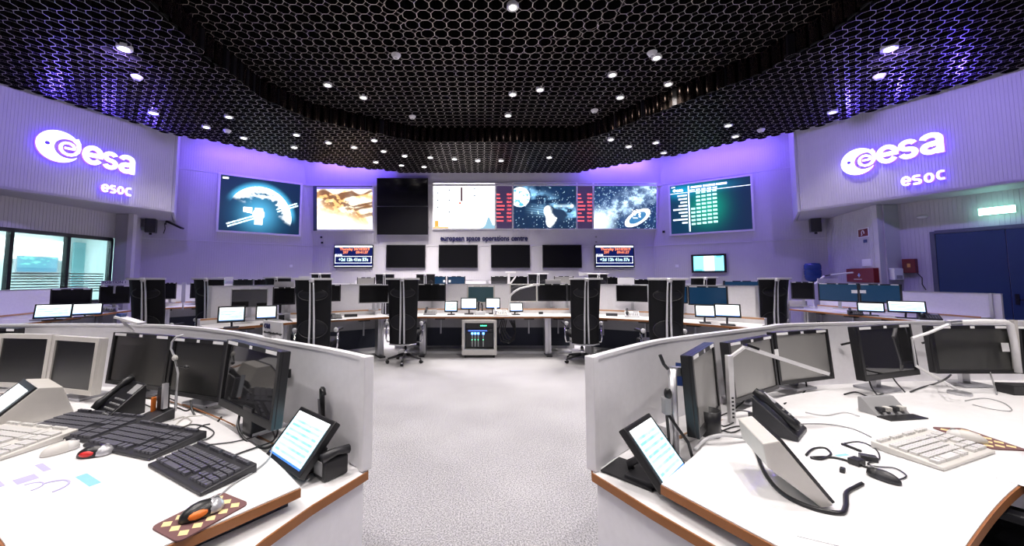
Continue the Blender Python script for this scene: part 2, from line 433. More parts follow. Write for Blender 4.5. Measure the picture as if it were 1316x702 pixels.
for x, y, z, lb in [(509, 71, ZU, 'white cone fitting alone in the left of the ceiling recess'), (838, 68, ZU, 'white cone fitting beside a downlight in the right of the recess'),
  (764, 142, ZU, 'white cone fitting close to the right front bronze fascia'), (530, 150, ZU, 'white cone fitting close to the left front bronze fascia'),
  (176, 99, ZC, 'white cone fitting above the left wall sign in blue lit tubes'), (292, 168, ZC, 'white cone fitting among downlights near the left ceiling edge'),
  (978, 167, ZC, 'white cone fitting near the ceiling edge left of the right wall sign'), (1130, 98, ZC, 'white cone fitting above the right wall sign in blue lit tubes')]:
    capsensor(x, y, z, lb)
# further downlights of the same grid over the near consoles and behind the photographer (out of the picture)
for i, (x, y) in enumerate([(-3.2, 2.6), (-1.5, 2.2), (1.5, 2.2), (3.2, 2.6), (-1.6, .6), (1.6, .6), (-3.6, .4), (3.6, .4), (-6.5, 3.5), (6.8, 3.5), (0, -1.4), (-4, -1.6), (4, -1.6)]):
    t = thing('ceiling_downlight', 'recessed downlight overhead out of the picture, above the near consoles', 'ceiling lamp', (x, y, ZC-.02), 0, 'recessed downlights overhead')
    MB().lathe([(.052, .0), (.085, -.004), (.09, .006), (.088, .05), (.055, .05)], 18, caps=False).build('trim_ring', TRIMW, t)
    MB().lathe([(.001, .006), (.056, .006), (.05, .012), (.001, .012)], 16, caps=False).build('lamp_glass', LAMPON, t)
    l = light('downlight_beam', 'SPOT', (0, 0, -.03), DOWN_W*((1.9 if abs(x) < 6 else .5) if y > 0 else 1.2), WARM, spot_size=R(110), spot_blend=.7, shadow_soft_size=.08); l.parent = t

# ---------------------------------------------------------------- purple wall washers: light bars above the ceiling edge
LEDP = mat('violet_led_bar', (.2, .1, .9), .5, emit=(.18, .09, 1), es=165, noise=0)
PURPLE = (.23, .10, 1)
def washer(a, b, label, wl, z=5.6, back=.0):
    a, b = Vector(a), Vector(b); d = b-a; t = thing('wall_washer', label, 'wall lamp', (*((a+b)/2), z), math.atan2(d.y, d.x))
    MB().span((-d.length/2, -.03, .03), (d.length/2, .03, .09)).build('lamp_housing', BLACK, t)
    MB().span((-d.length/2+.02, -.02, .012), (d.length/2-.02, .02, .029)).build('led_strip', LEDP, t)
# ================================================================ PICTURES ON SCREENS (flat display content, per-vertex emission)
def picmat(name, es):
    if name in MATS: return MATS[name]
    m = bpy.data.materials.new(name); m.use_nodes = True; MATS[name] = m; nt = m.node_tree; b = nt.nodes['Principled BSDF']
    a = nt.nodes.new('ShaderNodeAttribute'); a.attribute_name = 'Col'
    b.inputs['Base Color'].default_value = (.01, .01, .01, 1); b.inputs['Roughness'].default_value = .4
    nt.links.new(a.outputs['Color'], b.inputs['Emission Color']); b.inputs['Emission Strength'].default_value = es
    return m
rng = np.random.default_rng(5)
def vnoise(u, v, n, seed=0):
    g = np.random.default_rng(seed).random((n+2, n+2)); x, y = np.clip(u, 0, .9999)*n, np.clip(v, 0, .9999)*n
    i, j = x.astype(int), y.astype(int); a, b = x-i, y-j; a, b = a*a*(3-2*a), b*b*(3-2*b)
    return (g[i, j]*(1-a)+g[i+1, j]*a)*(1-b)+(g[i, j+1]*(1-a)+g[i+1, j+1]*a)*b
def fbm(u, v, n, seed=0): return sum(vnoise(u, v, n*2**k, seed+k)*.5**(k+1) for k in range(4))
def sst(a, b, x): t = np.clip((x-a)/(b-a), 0, 1); return t*t*(3-2*t)
def col(u, c): return np.ones(u.shape+(1,))*np.array(c)
def mixc(a, b, t): return a*(1-t[..., None])+np.array(b)*t[..., None]
def picture(name, w, h, fn, parent, es=1.6, nx=120, ny=90, y=0.0, matname='display_picture'):
    U, V = np.meshgrid(np.linspace(0, 1, nx+1), np.linspace(0, 1, ny+1), indexing='ij')
    c = np.clip(fn(U, V), 0, 1.35); P = np.stack([(U-.5)*w, np.full(U.shape, y), (V-.5)*h], -1).reshape(-1, 3)
    I = np.arange((nx+1)*(ny+1)).reshape(nx+1, ny+1)
    f = np.stack([I[:-1, :-1], I[1:, :-1], I[1:, 1:], I[:-1, 1:]], -1).reshape(-1, 4)
    me = bpy.data.meshes.new(name); me.from_pydata(P.tolist(), [], f.tolist())
    at = me.color_attributes.new('Col', 'FLOAT_COLOR', 'POINT')
    at.data.foreach_set('color', np.concatenate([c.reshape(-1, 3), np.ones((c.shape[0]*c.shape[1], 1))], 1).astype(np.float32).ravel())
    me.materials.append(picmat(matname+'_%g' % es, es)); o = bpy.data.objects.new(name, me); C.objects.link(o); o.parent = parent
    return o
def stars(u, v, n, seed, s=.006, lo=.5):
    r = np.random.default_rng(seed); out = np.zeros(u.shape)
    for _ in range(n):
        x, y, b = r.random(), r.random(), lo+r.random()*1.2; out += b*np.exp(-((u-x)**2*1.9+(v-y)**2)/(s*s))
    return out
def pic_moon(u, v):
    x, y = (u-.48)*1.42, v-.40
    c = col(u, (.001, .012, .035)); glow = np.exp(-((x+.02)**2+(y+.05)**2)/.09); c = c+glow[..., None]*np.array((.10, .5, .8))*.9
    d = np.hypot(x-.0, y+.12); moon = sst(.585, .575, d); 
    shade = sst(.36, .56, d+.16*(fbm(u, v, 22, 3)-.5)*2)*sst(-.02, .16, y+.42*x)
    c = mixc(c, (0, .02, .06), moon*.35); c = c+(moon*shade)[..., None]*np.array((1.9, 2.1, 2.2))
    c += (sst(.70, .57, d)*sst(.56, .58, d)*sst(-.05, .2, y+.3*x))[..., None]*np.array((.05, .3, .5))
    body = (np.abs(x+.02) < .07)*(np.abs(y+.10) < .16)+(np.hypot(x+.02, y+.06) < .105)
    c = mixc(c, (2.4, 2.6, 2.7), np.clip(body*1.0, 0, 1))
    t = x*.93+y*.37; s_ = -x*.37+y*.93+.075                       # solar wings along a rising diagonal
    wing = ((np.abs(s_) < .036)*((t > -.62)*(t < -.12)+(t > .30)*(t < .72))+(np.abs(s_) < .010)*(t > -.12)*(t < .3))
    cellsq = .55+.45*(np.sin(t*60) > -.2); c = mixc(c, (1.2, 1.9, 2.3), np.clip(wing*cellsq, 0, 1)*(np.abs(s_) > .012)*.9)
    pan = (x > -.29)*(x < -.14)*(y > -.08)*(y < .06)*(np.abs(y+.15*x) < .075); c = mixc(c, (1.6, 2.0, 2.2), pan*.9)
    return c+((u < .09)*(u > .02)*(v > .93)*(v < .965))[..., None]*1.5
def pic_desert(u, v):
    n = fbm(u*.8+v*.2, v*.7, 6, 11); n2 = fbm(u+v*.6, v-.3*u, 14, 21)
    dark = sst(.52, .66, n2+.30*n)*sst(.15, .65, v+.4*(u-.5))*sst(.0, .3, u+v*.2)
    c = mixc(col(u, (1.3, 1.1, .85)), (.85, .42, .13), sst(.30, .55, n)*.95*sst(.05, .55, v+.45*(u-.45)))
    c = mixc(c, (.10, .04, .015), dark*.9)
    c = mixc(c, (2.4, 2.2, 2.0), sst(.42, .1, v)*sst(.75, .2, u)); c = mixc(c, (2.3, 2.1, 1.9), sst(.9, .99, v-.06*np.sin(u*14))*.8)
    return c
def pic_launch(u, v):
    c = col(u, (2.0, 2.2, 2.3)); c = mixc(c, (1.5, 2.2, 2.3), sst(.5, 1, u)*.35)
    c = mixc(c, (.05, .02, .03), (np.abs(u-.46) < .017)*(v > .60)*(v < .92)*1.0)
    c = mixc(c, (.7, .05, .01), (np.abs(u-.435) < .016)*(v > .54)*(v < .59)*1.0)
    for x, ys in ((.07, (.95, .79, .63, .47)), (.26, (.85, .63, .37)), (.67, (.89, .73)),):
        for y in ys: c = mixc(c, (.02, .06, .12), sst(.024, .014, np.hypot((u-x)*1.35, v-y)))
    c = mixc(c, (1.0, .30, .05), (u > .02)*(u < .085)*(v < .18)*1.0); c = mixc(c, (.8, .45, .2), (v < .03+.03*fbm(u, v, 18, 4))*(u < .25)*1.0)
    tree = sst(.0, .06, .10*sst(.72, .9, u)+.18*np.exp(-((u-.90)/.04)**2)-v+.06*fbm(u, v, 30, 8)); return mixc(c, (.02, .16, .26), tree*.9)
def pic_asteroid(u, v):
    x, y = (u-.5)*1.38, v-.5
    c = mixc(col(u, (.005, .018, .045)), (.003, .022, .075), fbm(u, v, 5, 2)); c += (stars(u, v, 170, 3, .006, .5))[..., None]*np.array((.7, 1, 1.2))
    milky = np.exp(-((v-.80+.62*(u-.22))/.13)**2)*sst(.35, .75, fbm(u, v, 10, 6))*1.2; c += milky[..., None]*np.array((.25, .55, .85))
    d = np.hypot(x+.55, y-.20); c = mixc(c, (2.1, 2.3, 2.4), sst(.225, .21, d)); c = mixc(c, (.1, .45, 1.2), sst(.225, .2, d)*sst(.50, .58, fbm(u, v, 16, 9))); c = mixc(c, (.01, .03, .08), sst(.2, .25, d)*sst(-.42, -.33, x)*(d < .25)*.7)
    c = mixc(c, (.03, .08, .16), sst(.235, .21, d)*sst(.12, .26, np.hypot(x+.62, y-.18)-.1)*.6)
    beam = np.exp(-((y+.11+.13*(x+.1))/.09)**2)*sst(-.5, -.05, x)*(x < .15); c += beam[..., None]*np.array((.25, .5, .7))*.8*(.6+.4*np.sin((y+.13*x)*120))[..., None]
    rock = sst(.03, .0, np.hypot((x-.2)*.95, (y+.22))-.20-.05*np.sin(3*np.arctan2(y+.22, x-.2)+1)); c = mixc(c, (.012, .03, .07), rock)
    lit = rock*np.clip(sst(.10, -.05, x-.12+.22*(fbm(u, v, 8, 12)-.5))+sst(.6, .68, fbm(u, v, 9, 14))*(y > -.33), 0, 1); c = mixc(c, (2.1, 2.3, 2.4), lit)
    c = mixc(c, (2.4, 2.4, 2.4), sst(.04, .028, np.hypot(x-.60, y-0.0)))
    return c+(np.exp(-((y+.0)/.03)**2)*(x > .2)*(x < .62))[..., None]*np.array((.35, .5, .6))
def pic_galaxy(u, v):
    c = mixc(col(u, (.005, .02, .06)), (.01, .05, .16), fbm(u, v, 6, 31)); b = np.exp(-((v-.18-.72*u)/.20)**2)
    g = sst(.3, .72, fbm(u, v, 12, 33)); c += (b*(g*.9+.12))[..., None]*np.array((.75, 1.05, 1.4)); c += (stars(u, v, 420, 35, .006, .4)*1.0)[..., None]*np.array((.7, 1, 1.3))
    c += (sst(.42, .0, u)*sst(.55, .05, v))[..., None]*np.array((1.0, 1.3, 1.5))
    x, y = (u-.70)*1.42, v-.24; t, s_ = x*.86+y*.5, -x*.5+y*.86
    ring = np.abs(np.hypot(t/.27, s_/.12)-1) < .20; disc = np.hypot(t/.27, s_/.12) < 1; c = mixc(c, (.05, .22, .45), disc*.8); c = mixc(c, (2.0, 2.2, 2.3), ring*.95)
    c = mixc(c, (1.8, 2.0, 2.2), ((np.abs(x+.03) < .10)*(np.abs(y-.09) < .10)*(fbm(u, v, 26, 40) > .5))*.8); return c
def pic_terminal(u, v, hdr=True):
    c = col(u, (.75, 1.15, 1.35)); rows = (np.sin(v*2*math.pi*9) > .1)*(u > .06)*(u < .94)*(v > .08)*(v < .82); c = mixc(c, (.16, .55, .85), rows*(.35+.55*vnoise(u, v, 9, 50)))
    c = mixc(c, (.2, .75, .45), rows*(vnoise(u, v, 7, 52) > .72)*.8); c = mixc(c, (1.3, 1.35, 1.4), (v > .86)*1.0)
    return mixc(c, (.05, .2, .75), (v < .05)*1.0)
def pic_page(u, v):
    c = col(u, (1.25, 1.35, 1.4)); rows = (np.sin(v*2*math.pi*8) > .3)*(u > .08)*(u < .85)*(v < .85)*(vnoise(u, v, 10, 60) > .35); c = mixc(c, (.55, .95, 1.2), rows*.55)
    return mixc(c, (.10, .30, .9), (v < .07)*1.0)
# ---------------------------------------------------------------- wall displays
FRAMEW = mat('white_screen_frame', (.74, .73, .76), .4)
def ring4(w, h, b, d, y0=0):
    m = MB()
    for a, e in (((-w/2-b, y0, h/2), (w/2+b, y0+d, h/2+b)), ((-w/2-b, y0, -h/2-b), (w/2+b, y0+d, -h/2)), ((-w/2-b, y0, -h/2), (-w/2, y0+d, h/2)), ((w/2, y0, -h/2), (w/2+b, y0+d, h/2))): m.span(a, e)
    return m
def wallquad(wl, x0, y0, x1, y1):
    (ua, va), (ub, vb) = wl.uv(x0, y0), wl.uv(x1, y1); ym = (y0+y1)/2; xm = (x0+x1)/2
    ul, ur = wl.uv(x0, ym)[0], wl.uv(x1, ym)[0]; vt, vb = wl.uv(xm, y0)[1], wl.uv(xm, y1)[1]
    return (ul+ur)/2, (vt+vb)/2, ur-ul, vt-vb
def projscreen(wl, box, fn, label, border, es=1.6, nx=150, ny=100):
    u, v, w_, h_ = wallquad(wl, *box); t = thing('projection_screen', label, 'screen', M=wl.M(u, v, .0))
    ring4(w_, h_, border, .07, -.05).build('frame', FRAMEW, t)
    picture('picture', w_, h_, fn, t, es, nx, ny, -.03, 'projection'); return t, w_, h_
projscreen(SLW, (282, 231, 385, 299), pic_moon, 'angled wall screen showing a satellite before a bright moon', .06, 1.5)
t, w_, h_ = projscreen(FM, (408, 243, 479, 295), pic_desert, 'wall screen showing orange and white desert terrain from above', .06, 1.3)
MB().span((-w_/2, -.034, h_/2-.012), (w_/2, -.031, h_/2+.10)).build('dark_margin', mat('dim_screen_margin', (.05, .08, .10), .5), t)
MB().span((-w_/2-.13, -.051, -h_/2-.05), (-w_/2-.0, .02, h_/2+.10)).build('side_margin', mat('dim_screen_margin', (.05, .08, .10), .5), t)
projscreen(FM, (557, 236, 636, 294), pic_launch, 'overexposed white wall screen with a small rocket and tree tops', .035, 1.3)
projscreen(FM, (660, 236, 740, 294), pic_asteroid, 'wall screen showing planet and lit asteroid on dark blue space', .035, 1.2)
projscreen(FM, (763, 236, 843, 294), pic_galaxy, 'wall screen showing the milky way and a white spacecraft', .035, 1.1)
# green table screen on the right angled wall
u, v, w_, h_ = wallquad(SRW, 862, 233, 966, 298)
t = thing('projection_screen', 'angled wall screen with a green and white status table', 'screen', M=SRW.M(u, v, 0)); ring4(w_, h_, .055, .07, -.05).build('frame', FRAMEW, t)
def pic_table(u, v):
    c = mixc(col(u, (.001, .028, .075)), (.001, .014, .045), u); c += np.exp(-(((u-.48)/.20)**2+((v-.5)/.34)**2))[..., None]*np.array((.0, .30, .15)); c += np.exp(-(((u-.14)/.16)**2+((v-.86)/.12)**2))[..., None]*np.array((.0, .25, .42)); return c+np.exp(-(((u-.48)/.3)**2+((v-.90)/.09)**2))[..., None]*np.array((.0, .16, .28))
picture('picture', w_, h_, pic_table, t, 1.0, 60, 40, -.03, 'projection')
TXW = mat('screen_text_white', (1, 1, 1), .5, emit=(.9, 1, 1), es=1.0, noise=0); TXG = mat('screen_text_green', (.6, 1, .8), .5, emit=(.50, 1, .72), es=1.0, noise=0)
TXR = mat('screen_text_red', (1, .1, .1), .5, emit=(1, .12, .14), es=1.0, noise=0); TXO = mat('screen_text_orange', (1, .3, .1), .5, emit=(1, .26, .10), es=1.0, noise=0)
bl = MB()
def cellrect(m, a0, b0, a1, b1, y=-.034): m.span(((a0-.5)*w_, y, (b0-.5)*h_), ((a1-.5)*w_, y+.002, (b1-.5)*h_))
for i, (k, x0) in enumerate([(0, .10), (1, .11), (2, .135), (3, .11), (4, .035), (5, .11), (6, .14), (7, .03), (8, .15)]):
    y = .775-k*.07; cellrect(bl, x0, y-.016, .225, y+.016)
cellrect(bl, .24, .03, .258, .96); cellrect(bl, 0, .826, .235, .838); cellrect(bl, .262, .826, 1, .838)
cellrect(bl, .02, .955, .07, .975)
for a, b in ((.28, .42), (.435, .59), (.60, .73)): cellrect(bl, a, .905, b, .945)
for a, b in ((.265, .33), (.345, .40), (.415, .47), (.485, .54), (.555, .61)): cellrect(bl, a, .852, b, .88)
stuff(bl.build('table_lines', TXW, t))
gr = MB()
for r in range(9):
    for k in range(5):
        if k == 0 and r < 4: continue
        x = .275+k*.069; y = .795-r*.077+k*.004; cellrect(gr, x, y-.022, x+.052, y+.018)
stuff(gr.build('status_cells', TXG, t))
textmesh('esa', .16, TXW, t, T((.085-.5)*w_, -.033, (.895-.5)*h_), 'corner_logo', .008)
MB().lathe([(.001, 0), (.05, 0), (.05, .002)], 14, T((.06-.5)*w_, -.033, (.895-.5)*h_) @ RX(R(90)), False).build('corner_logo_disc', TXW, t)
# red listing boards between the screens
BOARD = mat('board_purple_black', (.03, .02, .045), .4, emit=(.035, .022, .06), es=1, noise=0)
for n, (x0, x1, lb) in enumerate([(638, 658, 'narrow dark board of red times left of the asteroid screen'), (742, 761, 'narrow dark board of red times right of the asteroid screen')]):
    u, v, w_, h_ = wallquad(FM, x0, 236, x1, 294); t = thing('listing_board', lb, 'display board', M=FM.M(u, v, 0))
    MB().span((-w_/2, -.03, -h_/2), (w_/2, .0, h_/2)).build('board', BOARD, t); ring4(w_-.004, h_, .02, .06, -.045).build('frame', FRAMEW, t)
    for i, (nm, tm) in enumerate([(.20, '09:41'), (.24, '11:41'), (.36, '06:41'), (.52, '17:41'), (.48, '14:41'), (.26, '09:41'), (.44, '06:41'), (.44, '11:41')]):
        z = h_*(.255-i*.083)
        MB().span((-w_/2+.005, -.034, z-.024), (-w_/2+.005+nm*w_, -.031, z+.022)).build('red_name_bar', TXR, t); textmesh(tm, .092, TXR, t, T(w_/2-.012, -.034, z), 'red_time', .004, 'RIGHT', sx=.85)
# stacked black screens hanging proud of the front wall
for n, (y0, y1, lb) in enumerate([(230, 265.5, 'upper of two stacked black hanging screens left of the rocket screen'), (266.5, 302, 'lower of two stacked black hanging screens left of the rocket screen')]):
    u, v, w_, h_ = wallquad(FM, 486, y0, 551, y1); t = thing('hanging_display', lb, 'screen', M=FM.M(u, v, .16), group='stacked black hanging screens')
    MB().span((-w_/2+.02, 0.0, -h_/2+.02), (w_/2-.02, .12, h_/2-.02)).build('housing', BLACK, t)
    ring4(w_-.03, h_-.03, .015, .03, -.015).build('bezel', BLACK, t); MB().span((-w_/2+.015, -.008, -h_/2+.015), (w_/2-.015, .0, h_/2-.015)).build('glass', mat('wall_black_glass', (.006, .006, .007), .10, noise=0, spec=.6), t)
# flat televisions under the seam
def tv(wl, box, label, screen, name='wall_television', out=.05):
    u, v, w_, h_ = wallquad(wl, *box); t = thing(name, label, 'television', M=wl.M(u, v, out))
    MB().span((-w_/2, -.01, -h_/2), (w_/2, .045, h_/2)).build('housing', BLACK, t)
    ring4(w_-.05, h_-.05, .025, .012, -.02).build('bezel', BLACK, t)
    if screen: MB().span((-w_/2+.025, -.013, -h_/2+.03), (w_/2-.025, -.01, h_/2-.025)).build('glass', screen, t)
    return t, w_, h_
TVG = mat('television_glass', (.005, .005, .006), .25, noise=0, spec=.2)
for x0, lb in ((497, 'black switched off wall television right of the left clock screen'), (564, 'second black wall television from the left, under the wall lettering'), (631, 'third black wall television from the left, under the wall lettering'), (697, 'black switched off wall television left of the right clock screen')):
    tv(FL, (x0, 315, x0+50, 344.5), lb, TVG)
CLK = mat('clock_screen_blue', (.003, .006, .05), .3, emit=(.002, .006, .06), es=1, noise=0)
TXC = mat('screen_text_cyan', (.7, 1, .95), .5, emit=(.62, 1, .92), es=.95, noise=0)
for x0, lb in ((430, 'mission clock screen at the left end of the television row'), (764, 'mission clock screen at the right end of the television row')):
    t, w_, h_ = tv(FL, (x0, 315, x0+50, 344), lb, CLK, 'mission_clock')
    m = MB(); y = -.018
    m.span((-w_/2+.03, y, h_/2-.09), (w_/2-.03, y+.003, h_/2-.03)); m.span((-w_/2+.03, y, -h_/2+.035), (w_/2-.03, y+.003, -h_/2+.055))
    m.span((-w_/2+.04, y, .0), (-w_/2+.28, y+.003, .07))
    m.span((-w_/2+.04, y, -.015), (w_/2-.05, y+.003, .0)); m.span((-w_/2+.04, y, -.25), (w_/2-.05, y+.003, -.235)); m.span((-w_/2+.04, y, -.25), (-w_/2+.055, y+.003, 0)); m.span((w_/2-.065, y, -.25), (w_/2-.05, y+.003, 0))
    m.build('clock_frame', TXW, t)
    textmesh('Thursday 24/10/2019', .125, TXO, t, T(.04, y, h_/2-.155), 'date_text', .003, 'CENTER', sx=.98)
    textmesh('297', .125, TXO, t, T(-.28, y, h_/2-.27), 'day_text', .003, 'CENTER'); textmesh('09:41:37', .125, TXO, t, T(.3, y, h_/2-.27), 'time_text', .003, 'CENTER')
    textmesh('+2d 12h 41m 57s', .15, TXC, t, T(0.0, y, -.125), 'countdown_text', .005, 'CENTER', sx=.98)
    textmesh('MOR', .06, CLK, t, T(-w_/2+.09, y-.003, .035), 'tab_text', .002)
t, w_, h_ = tv(SRW, (889, 327, 934, 350.5), 'small lit cyan wall screen on the right angled wall', None, 'wall_television', .08)
def pic_cyan(u, v):
    c = col(u, (.25, .95, 1.25)); c = mixc(c, (1.6, 1.9, 1.9), sst(.34, .38, u)*sst(.70, .66, u)); return mixc(c, (.05, .3, .4), ((v < .10)*(u > .03)*(u < .3)+(v > .9)*(u > .75)*(u < .95))*.8)
picture('picture', w_-.14, h_-.12, pic_cyan, t, 1.5, 40, 24, -.022, 'projection')
# wall lettering
DKB = mat('dark_blue_lettering', (.012, .012, .09), .4, noise=0)
ul, vc = FM.uv(566, 306.5); ur, _ = FM.uv(678, 306.5)
t = thing('wall_lettering', 'dark blue lettering on the wall reading european space operations centre', 'lettering', M=FM.M((ul+ur)/2, vc, .0))
ws = textmesh('european space operations centre', .27, DKB, t, T(0, -.02, 0), 'lettering', .006, 'CENTER', .02); ws.scale.x = (ur-ul)/max(.1, ws.dimensions.x)
# small fittings on the walls
def plate(wl, x, y, s, m, label, name='wall_socket'):
    u, v = wl.uv(x, y); o = MB().span((-s/2, -.022, -s/2), (s/2, .012, s/2)).build(name, m, None, .003); o.matrix_world = wl.M(u, v, 0)
    return tag(o, label, 'wall socket')
plate(FM, 413, 305, .07, NAVY, 'upper small dark wall plate below the desert screen'); plate(FM, 414, 312, .07, NAVY, 'lower small dark wall plate below the desert screen')
plate(FM, 766, 304.5, .06, GREY, 'upper small grey wall plate below the galaxy screen'); plate(FM, 766, 311, .06, GREY, 'lower small grey wall plate below the galaxy screen')
plate(SLW, 374, 342, .09, PAPER, 'white socket low on the left angled wall'); plate(SRW, 870, 342, .09, PAPER, 'white socket low on the right angled wall, left of the cyan screen')
plate(SRW, 853, 298, .08, BLACK, 'round black fitting beside the corner of the green table screen')
# ---------------------------------------------------------------- illuminated signs
SIGNW = mat('lit_white_letter', (1, 1, 1), .4, emit=(.93, .97, 1), es=1.15, noise=0)
SIGNP = mat('violet_letter_edge', (.1, .03, .7), .4, emit=(.12, .04, 1), es=3.2, noise=0)
def stroke2d(path, wd):
    path = [Vector(p) for p in path]; a, b = [], []
    for i, p in enumerate(path):
        d = (path[min(i+1, len(path)-1)]-path[max(i-1, 0)]).normalized(); n = Vector((-d.y, d.x))*wd/2; a.append(p+n); b.append(p-n)
    return a, b
def arc(cx, cy, rx, ry, a0, a1, n=14): return [(cx+rx*math.cos(R(a0+(a1-a0)*k/n)), cy+ry*math.sin(R(a0+(a1-a0)*k/n))) for k in range(n+1)]
def extrude2d(m, a, b, y0, y1):
    n = len(a); vs = []
    for p, q in zip(a, b): vs += [(p[0], y0, p[1]), (q[0], y0, q[1]), (q[0], y1, q[1]), (p[0], y1, p[1])]
    fs = [(i*4+k, i*4+(k+1) % 4, (i+1)*4+(k+1) % 4, (i+1)*4+k) for i in range(n-1) for k in range(4)]+[(3, 2, 1, 0), tuple((n-1)*4+k for k in range(4))]
    m.add(vs, fs)
W1 = .225
GLY = {'e': [arc(.5, .5, .38, .38, 0, 325, 26), [(.16, .5), (.5, .5), (.98, .5)]],
       's': [arc(.45, .70, .30, .19, 20, 180, 12)+arc(.45, .70, .30, .19, 200, 262, 5)+arc(.45, .31, .31, .195, 80, -10, 8)+arc(.45, .31, .31, .195, -30, -165, 12)],
       'a': [arc(.44, .66, .34, .215, 165, 0, 12)+[(.78, .4), (.78, .0)], arc(.40, .285, .27, .18, 60, 300, 14)+[(.66, .16), (.76, .22)], [(.40, .465), (.6, .475), (.76, .50)]],
       'o': [arc(.47, .5, .33, .38, 0, 365, 26)], 'c': [[(.80, .86), (.5, .88)]+arc(.47, .5, .33, .38, 95, 265, 16)+[(.5, .12), (.80, .14)]],
       'q': [[(.80, .86), (.45, .88)]+arc(.3, .7, .16, .18, 100, 250, 6)+[(.5, .5)]+arc(.62, .3, .16, .18, 80, -90, 6)+[(.45, .12), (.1, .13)]]}
def letter(t, g, u0, v0, w_, h_, wd, name):
    for nm, m_, y0, y1, k in (('letter_face', SIGNW, -.115, -.105, 1), ('letter_body', SIGNP, -.104, -.04, 1.0)):
        mb = MB()
        for st in GLY[g]:
            a, b = stroke2d([(p[0]*w_, p[1]*h_) for p in st], wd*h_*k)
            extrude2d(mb, [(u0+p[0], v0+p[1]) for p in a], [(u0+p[0], v0+p[1]) for p in b], y0, y1)
        if nm == 'letter_face': f = mb.build('letter', m_, t)
        else: mb.build('lit_edge', m_, f)
def sign(wl, disc, letters, esoc, label):
    (x0, y0, x1, y1) = disc; u, v, w_, h_ = wallquad(wl, *disc); r = (h_*.5+w_*.5)/2
    t = thing('illuminated_sign', label, 'sign', M=wl.M(u, v, 0))
    f = None                                                   # the disc: crescent open to the right, spiral e inside it, one eye
    for nm, m_, ya, yb in (('disc', SIGNW, -.115, -.105), ('lit_edge', SIGNP, -.104, -.04)):
        mb = MB(); cx, cz, ri = .40, -.04, .62
        th = [38+(284)*k/40 for k in range(41)]; a, b = [], []
        for q in th:
            a.append((r*math.cos(R(q)), r*math.sin(R(q))))
            qq = 52+(q-38)*(262/284); b.append((r*(cx+ri*math.cos(R(qq))), r*(cz+ri*math.sin(R(qq)))))
        extrude2d(mb, a, b, ya, yb)
        sp = [(.70, .66), (.86, .42), (.91, .1), (.86, -.12), (.74, -.30), (.56, -.40), (.38, -.41), (.2, -.33), (.08, -.16), (.06, .04), (.13, .22), (.28, .33), (.46, .34), (.62, .26), (.70, .10), (.69, .0), (.5, .0), (.24, .0)]
        ww = [.34, .24, .19, .19, .19, .18, .17, .17, .17, .17, .16, .16, .16, .16, .15, .14, .14, .14]
        a2, b2 = [], []
        for i in range(len(sp)):
            p = Vector(sp[i]); d = (Vector(sp[min(i+1, len(sp)-1)])-Vector(sp[max(i-1, 0)])).normalized(); n = Vector((-d.y, d.x))*ww[i]/2; a2.append((p+n)*r); b2.append((p-n)*r)
        extrude2d(mb, a2, b2, ya-.0005, yb)
        if f is None: f = mb.build(nm, m_, t)
        else: mb.build(nm, m_, f)
    MB().lathe([(.001, 0), (.11*r, 0), (.11*r, .004)], 14, T(-.52*r, -.1165, .06*r) @ RX(R(90)), False).build('eye_hole', mat('sign_eye_violet', (.05, .02, .5), .5, emit=(.06, .02, .8), es=1, noise=0), t)
    for (g, xa, xb, yt, yb) in letters:
        ua, va, wa, ha = wallquad(wl, xa, yt, xb, yb); letter(t, g, ua-wa/2-u, va-ha/2-v, wa*1.04, ha, W1, 'letter')
    t2 = thing('illuminated_sign', esoc[1], 'sign', M=wl.M(u, v, 0))
    for (g, xa, xb, yt, yb) in esoc[0]:
        ua, va, wa, ha = wallquad(wl, xa, yt, xb, yb); letter(t2, g, ua-wa/2-u, va-ha/2-v, wa*.92, ha, .20, 'letter')
    return u, v, t
uL = sign(BL, (45, 167, 99, 211), [('e', 103, 129, 188, 213), ('s', 129, 150, 196, 219), ('a', 150, 171, 200, 224)],
     ([('e', 127, 138, 237, 248), ('q', 138, 147.5, 238.5, 249.5), ('o', 147.5, 157.5, 240, 251), ('c', 157.5, 168, 241.5, 253)], 'small glowing white letters esoc on the left bulkhead'),
     'large glowing esa sign with disc emblem on the left bulkhead')
uR = sign(BR, (1086, 190, 1127, 227), [('e', 1129, 1157, 187, 211), ('s', 1157, 1185, 180, 205), ('a', 1185, 1217, 171, 199)],
     ([('e', 1161, 1175, 227, 240), ('q', 1175, 1190, 225, 238), ('o', 1190, 1206, 222.5, 235.5), ('c', 1206, 1221, 219, 232)], 'small glowing white letters esoc on the right bulkhead'),
     'large glowing esa sign with disc emblem on the right bulkhead')
for wl_, (u_, v_, t_) in ((BL, uL), (BR, uR)):             # unseen blue spots added above each sign, tinting the ceiling tubes
    for du in (-.1, .7, 1.5):
        l = light('sign_fill_spot', 'SPOT', (0, 0, 0), 100, (.10, .06, 1), spot_size=R(112), spot_blend=.7, shadow_soft_size=.03)
        l.parent = t_; l.location = (du, -.10, .55); l.rotation_euler = Vector((0, -1.5, 1)).to_track_quat('-Z', 'Y').to_euler()
# ---------------------------------------------------------------- violet washers along the ceiling edge
for a, b, lb in [((-5.75, 12.55), (-3.3, 12.7), 'violet light bar above the ceiling edge, front wall left'), ((3.5, 12.7), (5.95, 12.55), 'violet light bar above the ceiling edge, front wall right'),
     ((-8.3, 10.7), (-6.2, 12.2), 'violet light bar above the ceiling edge, left angled wall'), ((6.3, 12.2), (8.5, 10.6), 'violet light bar above the ceiling edge, right angled wall')]:
    washer(a, b, lb, None, 5.6)
